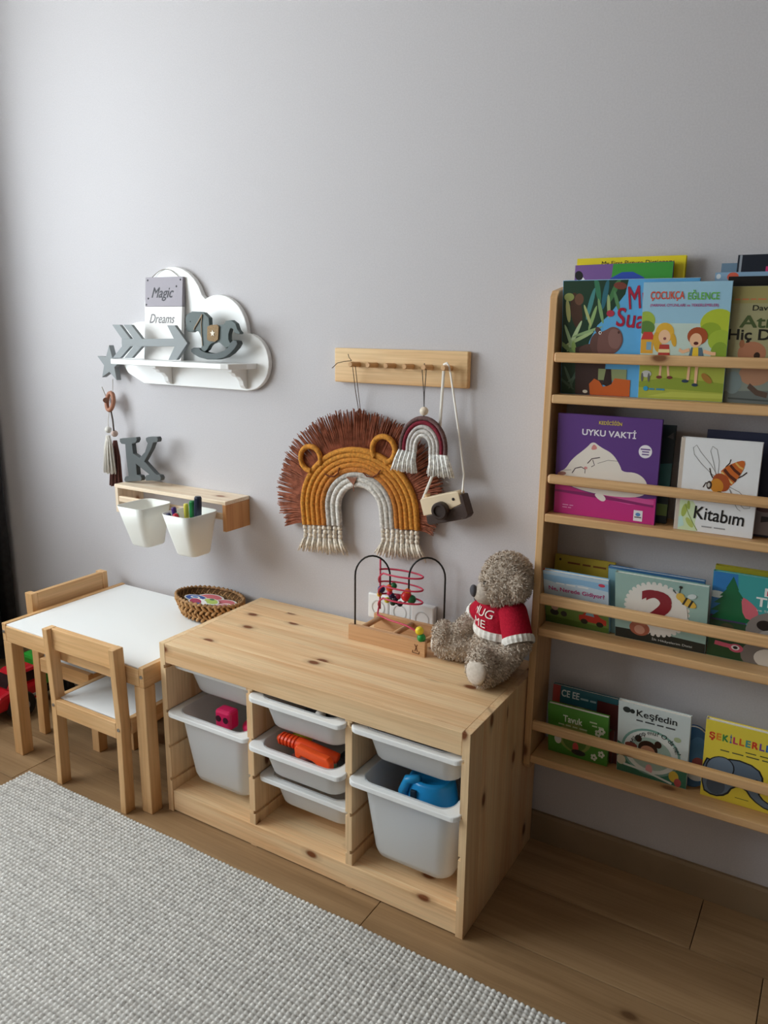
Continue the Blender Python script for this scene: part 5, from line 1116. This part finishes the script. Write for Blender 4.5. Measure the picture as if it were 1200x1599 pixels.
bee += [(smooth_closed([(0.51, 0.66), (0.60, 0.74), (0.76, 0.81), (0.82, 0.80), (0.80, 0.70), (0.72, 0.58), (0.66, 0.52)], 1), '#c9682c'), (stroke([(0.57, 0.70), (0.64, 0.64), (0.73, 0.59)], 0.035), '#5a2a1c'), (stroke([(0.64, 0.75), (0.70, 0.70), (0.77, 0.66)], 0.03), '#5a2a1c'), (stroke([(0.70, 0.78), (0.75, 0.74), (0.80, 0.72)], 0.02), '#e0b060'), (stroke([(0.54, 0.67), (0.61, 0.61), (0.69, 0.56)], 0.022), '#e2c07a'), (ell(0.55, 0.56, 0.115, 0.09, -25), '#a8502a'), (ell(0.50, 0.52, 0.085, 0.075, -25), '#d08a30'), (ell(0.405, 0.52, 0.035, 0.045), '#3a2a24'), (ell(0.40, 0.52, 0.018, 0.025), '#c9c3bc'), (ell(0.54, 0.435, 0.045, 0.03), '#3a2a24'), (ell(0.54, 0.435, 0.024, 0.016), '#c9c3bc')]
book('white book with a large painted bee', 1.248, S2, 0.158, 0.203, -0.094, -0.104, 0.014, '#e9eaec', bee,
     [('Kitabım', 0.25, 0.88, 0.13, 0.27, '#1c1c1e', 0.006, -3), ('~2', 0.36, 0.66, 0.058, 0.072, '#9a9a9c')], spine='#cbbdb0')
book('dark navy book standing behind the bee book', 1.290, S2, 0.21, 0.217, -0.070, -0.048, 0.012, '#2a2f48', [([(0.52, 0.02), (1, 0.02), (1, 0.30), (0.52, 0.34)], '#9a949c'), (ell(0.62, 0.30, 0.10, 0.06), '#6a5058'), (ell(0.66, 0.86, 0.07, 0.08), '#a8787c'), ([(0.60, 0.14), (0.70, 0.16), (0.68, 0.2), (0.6, 0.2)], '#3a3a44')])
# --- third shelf
book('mustard yellow book at the back beside the bookcase side panel', 0.966, S3, 0.148, 0.168, -0.040, -0.032, 0.008, '#b8a23a', [(ell(0.09, 0.93, 0.02, 0.02), '#4a4020'), (ell(0.24, 0.74, 0.03, 0.04), '#5f5a34'), (ell(0.50, 0.72, 0.06, 0.03), '#5a6440'), (ell(0.82, 0.70, 0.07, 0.03), '#4a5a50')], [('~3', 0.22, 0.86, 0.885, 0.912, '#7a4a20')])
ne = [([(0, 0.42), (1, 0.42), (1, 1), (0, 1)], '#8fbcdf'), ([(0, 0.44), (0.2, 0.50), (0.5, 0.46), (1, 0.48), (1, 0.80), (0.6, 0.84), (0.2, 0.80), (0, 0.84)], '#c3d6e6'), ([(0, 0), (1, 0), (1, 0.36), (0.4, 0.44), (0, 0.42)], '#6f8c44'), ([(0, 0.0), (1, 0.0), (1, 0.10), (0, 0.14)], '#53702f'), ([(0, 0.94), (1, 0.94), (1, 1), (0, 1)], '#b8cfe0'),
      (ell(0.15, 0.22, 0.07, 0.06), '#30302c'), (ell(0.30, 0.22, 0.05, 0.055), '#3a3a38'), (ell(0.16, 0.34, 0.06, 0.08), '#c9a090'), ([(0.54, 0.16), (0.96, 0.14), (0.96, 0.24), (0.88, 0.27), (0.80, 0.36), (0.66, 0.37), (0.60, 0.28), (0.54, 0.26)], '#c03a2c'), ([(0.64, 0.28), (0.78, 0.27), (0.76, 0.34), (0.67, 0.35)], '#8ab0c0'), (ell(0.62, 0.15, 0.055, 0.05), '#26261f'), (ell(0.86, 0.14, 0.055, 0.05), '#26261f'), (ell(0.90, 0.90, 0.05, 0.03), '#d0405a')]
book('sky blue and green board book with a red car', 0.962, S3, 0.158, 0.152, -0.062, -0.108, 0.012, '#86b6dc', ne, [('Ne, Nerede Gidiyor?', 0.08, 0.94, 0.63, 0.73, '#b8327c', 0.012), ('~3', 0.2, 0.7, 0.79, 0.815, '#e9eef2')], spine='#c83a3c')
two = [([(0, 0.14), (1, 0.14), (1, 1), (0, 1)], '#9dbcb4'), ([(0, 0), (1, 0), (1, 0.15), (0.6, 0.17), (0, 0.15)], '#2c302c')]
two += [(ell(0.46 + 0.335 * math.cos(2 * PI * k / 34), 0.535 + 0.385 * math.sin(2 * PI * k / 34), 0.024, 0.033), '#e6e3dc') for k in range(34)] + [(ell(0.46, 0.535, 0.335, 0.38, 0, 40), '#e9e5de'),
        (ell(0.28, 0.20, 0.115, 0.115), '#a8604a'), (ell(0.28, 0.33, 0.10, 0.10), '#b06a52'), (ell(0.20, 0.41, 0.035, 0.04), '#a05a46'), (ell(0.36, 0.41, 0.035, 0.04), '#a05a46'), (ell(0.28, 0.18, 0.06, 0.07), '#cf9a84'), (ell(0.28, 0.31, 0.015, 0.014), '#2a1a16'),
        (ell(0.79, 0.73, 0.10, 0.055, -32), '#e0b64a'), (stroke([(0.78, 0.80), (0.74, 0.69)], 0.022), '#33302c'), (stroke([(0.84, 0.77), (0.80, 0.66)], 0.022), '#33302c'), (ell(0.71, 0.80, 0.045, 0.055), '#e6bd55'), (stroke([(0.70, 0.85), (0.71, 0.93)], 0.010), '#33302c'), (ell(0.71, 0.94, 0.018, 0.02), '#33302c'), (stroke([(0.66, 0.84), (0.63, 0.89)], 0.010), '#33302c'), (ell(0.83, 0.83, 0.05, 0.035, 30), '#d8e2e0')]
book('teal book with a large dark red number 2 on a white doily', 1.135, S3, 0.202, 0.178, -0.064, -0.112, 0.010, '#9dbcb4', two, [('2', 0.29, 0.66, 0.31, 0.83, '#8e2a34', 0.02), ('İlk Hikâyelerim Dizisi', 0.42, 0.86, 0.045, 0.10, '#dfe2dc')])
book('blue book with a white top edge behind the number 2 book', 1.112, S3, 0.212, 0.180, -0.050, -0.088, 0.009, '#3f6f9c', [([(0, 0), (1, 0), (1, 0.97), (0, 0.97)], '#7fa8b4')], spine='#5a2a34')
ked = [([(0, 0.40), (1, 0.40), (1, 1), (0, 1)], '#3fa0a0'), ([(0, 0.44), (0.18, 0.44), (0.22, 0.7), (0.20, 1.0), (0, 1.0)], '#2f78b8'), (ell(0.04, 0.74, 0.09, 0.04), '#d6e4e8'), ([(0, 0.36), (0.30, 0.36), (0.30, 0.46), (0, 0.50)], '#4a3f66'), ([(0, 0), (1, 0), (1, 0.44), (0, 0.44)], '#2c4a2c'), (ell(0.15, 0.36, 0.06, 0.06), '#4a4a30')]
for k in range(5): ked.append(([(0.165 - 0.045 * (k + 1.2), 0.92 - 0.09 * k - 0.10), (0.165, 0.97 - 0.075 * k), (0.165 + 0.045 * (k + 1.2), 0.92 - 0.09 * k - 0.10)], '#1f6a42'))
ked += [(smooth_closed([(0.24, 0.76), (0.31, 0.72), (0.40, 0.62), (0.36, 0.50), (0.27, 0.52)], 1), '#d86a78'), (ell(0.56, 0.40, 0.26, 0.24), '#8a817c'), (ell(0.50, 0.10, 0.22, 0.20), '#7d746e'), (ell(0.45, 0.47, 0.065, 0.06), '#2a2422'), (ell(0.64, 0.46, 0.065, 0.06), '#2a2422'), (ell(0.53, 0.35, 0.12, 0.08), '#aaa29c'), ([(0.48, 0.40), (0.58, 0.40), (0.535, 0.33)], '#3a2c2a'), (stroke([(0.535, 0.34), (0.535, 0.28)], 0.008), '#3a2c2a'), (ell(0.52, 0.09, 0.13, 0.115), '#ded6cc'), (stroke([(0.06, 0.17), (0.20, 0.155)], 0.05), '#d05a72'), (ell(0.24, 0.145, 0.06, 0.05), '#d05a72'), (ell(0.235, 0.15, 0.035, 0.03), '#f0e4e4'), (ell(0.235, 0.15, 0.02, 0.018), '#181818'), ([(0.42, 0.80), (0.72, 0.80), (0.72, 0.895), (0.42, 0.895)], '#e9e6e4')]
book('teal book with a grey cat face and a green fir tree', 1.340, S3, 0.245, 0.210, -0.062, -0.098, 0.008, '#3fa0a0', ked, [('KEDİ', 0.44, 0.71, 0.81, 0.885, '#c83044', 0.012), ('TIRMIK', 0.36, 0.80, 0.68, 0.785, '#f0f0ee', 0.016), ('ve SEVİMLİ DOSTU', 0.37, 0.80, 0.625, 0.655, '#e0e4e0')])
book('book with an olive yellow top edge behind the grey cat book', 1.340, S3, 0.24, 0.216, -0.046, -0.076, 0.010, '#a8a032', pagecol='#b0a848')
# --- lowest shelf
book('dark teal book lettered CE EE with red figures', 0.984, S4, 0.165, 0.170, -0.046, -0.036, 0.012, '#2f6a78', [([(0, 0.0), (1, 0.0), (1, 0.74), (0, 0.74)], '#7a3a34'), ([(0, 0.6), (0.12, 0.6), (0.12, 1), (0, 1)], '#b0423c'), (ell(0.45, 0.62, 0.20, 0.12), '#b08a70'), (ell(0.85, 0.60, 0.12, 0.16), '#4a6a3a')], [('CE EE', 0.14, 0.42, 0.84, 0.95, '#dfe6e6', 0.014), ('~4', 0.44, 0.96, 0.855, 0.885, '#a8c4cc')])
grn_ = [(ell(0.45, 0.40, 0.28, 0.30), '#8a9a50'), (ell(0.45, 0.34, 0.20, 0.2), '#557a30'), (ell(0.17, 0.30, 0.06, 0.10), '#e0d8d0'), (ell(0.47, 0.22, 0.05, 0.10), '#c04a44'), (ell(0.52, 0.12, 0.12, 0.06), '#33302c')]
for (cx, cy) in ((0.84, 0.64), (0.90, 0.70), (0.78, 0.12), (0.90, 0.22)):
    for k in range(5): grn_.append((ell(cx + 0.035 * math.cos(k * 1.257), cy + 0.045 * math.sin(k * 1.257), 0.022, 0.03), '#e6ead8'))
book('small green board book with white flowers', 0.991, S4, 0.152, 0.146, -0.066, -0.092, 0.012, '#4f8f34', grn_, [('Tavuk', 0.26, 0.58, 0.70, 0.84, '#e6eedc', 0.014), ('~4', 0.18, 0.66, 0.62, 0.65, '#c8d8b0'), ('~1', 0.70, 0.82, 0.815, 0.845, '#c8d8b0'), ('~2', 0.74, 0.92, 0.75, 0.78, '#c8d8b0')])
book('dark red book between the green book and the pale discovery book', 1.100, S4, 0.110, 0.156, -0.042, -0.040, 0.010, '#5a2626', [([(0.6, 0.0), (1, 0.0), (1, 0.35), (0.6, 0.3)], '#7a6a58')])
kes = [([(0, 0), (1, 0), (1, 1), (0, 1)], '#cfd9d8'), ([(0, 0), (1, 0), (1, 0.30), (0.7, 0.24), (0.3, 0.32), (0, 0.44)], '#3f7a62'), (ell(0.48, 0.38, 0.42, 0.33, 0, 36), '#7aa59a'), (ell(0.48, 0.38, 0.385, 0.30, 0, 36), '#dfe4e0'), (ell(0.48, 0.36, 0.30, 0.23, 0, 30), '#a8c0b4'), (ell(0.44, 0.42, 0.14, 0.12), '#3a241c'), (ell(0.30, 0.54, 0.05, 0.05), '#3a241c'), (ell(0.58, 0.52, 0.05, 0.05), '#3a241c'), (ell(0.44, 0.39, 0.105, 0.08), '#c98f70'), (ell(0.20, 0.42, 0.09, 0.04), '#8a4438'), (ell(0.84, 0.66, 0.05, 0.035), '#a8b890'), (ell(0.47, 0.14, 0.05, 0.07), '#e0a0a0'), (ell(0.06, 0.17, 0.07, 0.07), '#d8d0b8'), (ell(0.82, 0.13, 0.07, 0.08), '#d8b848'), (ell(0.88, 0.06, 0.05, 0.06), '#c05a5a'), (stroke([(0.1, 0.12), (0.4, 0.10), (0.8, 0.02)], 0.03), '#dfe4e0'), (ell(0.12, 0.905, 0.055, 0.04), '#2c3230'), (ell(0.20, 0.90, 0.035, 0.03), '#2c3230')]
book('pale book about germs with a dark-haired girl in a circle', 1.166, S4, 0.163, 0.206, -0.064, -0.104, 0.012, '#cfd9d8', kes, [('Keşfedin', 0.26, 0.82, 0.825, 0.94, '#22282a', 0.008), ('~4', 0.26, 0.80, 0.785, 0.805, '#4a5052'), ('Mikrop mu? O da ne?', 0.10, 0.98, 0.62, 0.70, '#2c3a3a', 0.006, 0, 0.052)])
book('round-edged blue board book beside the yellow elephant book', 1.290, S4, 0.090, 0.165, -0.046, -0.066, 0.012, '#3a6a9c', [(ell(0.62, 0.5, 0.30, 0.36), '#4f82b4'), (ell(0.65, 0.42, 0.16, 0.10), '#9a4a4a'), (ell(0.6, 0.2, 0.2, 0.08), '#d6dce0')], rounded=True)
ele = [([(0, 0), (1, 0), (1, 1), (0, 1)], '#ecd84a'), (smooth_closed([(0, 0.08), (0, 0.52), (0.10, 0.50), (0.22, 0.60), (0.40, 0.56), (0.46, 0.40), (0.42, 0.24), (0.48, 0.14), (0.58, 0.12), (0.60, 0.18), (0.66, 0.16), (0.64, 0.06), (0.50, 0.03), (0.38, 0.12), (0.32, 0.24), (0.24, 0.22), (0.20, 0.08), (0.10, 0.02)], 1), '#1a1f26'), (smooth_closed([(0.01, 0.10), (0.01, 0.50), (0.10, 0.48), (0.22, 0.58), (0.39, 0.545), (0.445, 0.40), (0.405, 0.24), (0.47, 0.13), (0.57, 0.105), (0.50, 0.045), (0.39, 0.13), (0.33, 0.255), (0.23, 0.235), (0.19, 0.10), (0.10, 0.04)], 1), '#66788c'), (ell(0.13, 0.42, 0.105, 0.16, -10), '#1a1f26'), (ell(0.13, 0.42, 0.095, 0.148, -10), '#74869a'), (ell(0.11, 0.18, 0.07, 0.12), '#4c5a6a'), (ell(0.40, 0.38, 0.012, 0.02), '#14181c')]
cl_ = ['#d8402c', '#e88a2c', '#3f8a4a', '#2f6ab0', '#c83a6a', '#e0642c', '#4a9a9a', '#d8402c', '#7a4aa0', '#2f6ab0', '#d8402c', '#3f8a4a', '#2f6ab0', '#e0642c']
tit = 'ŞEKİLLERLE DÜNYA'; etx = []
xk = 0.03
for k, ch in enumerate(tit):
    wk = 0.014 if ch == 'İ' else 0.036 if ch in 'LE' else 0.044
    if ch != ' ': etx.append((ch, xk, xk + wk, 0.775 - (0.02 if ch == 'Ş' else 0), 0.862 + (0.022 if ch in 'İÜ' else 0), cl_[k % len(cl_)], 0.022))
    xk += wk + 0.009 if ch != ' ' else 0.03
etx += [('~2', 0.30, 0.52, 0.70, 0.712, '#3a3a30'), ('~5', 0.12, 0.62, 0.652, 0.666, '#4a4a3a'), ('~1', 0.26, 0.36, 0.088, 0.096, '#6a6038')]
book('yellow book with a large blue-grey elephant', 1.361, S4, 0.285, 0.216, -0.066, -0.108, 0.013, '#ecd84a', ele, etx, spine='#e0d8b0')
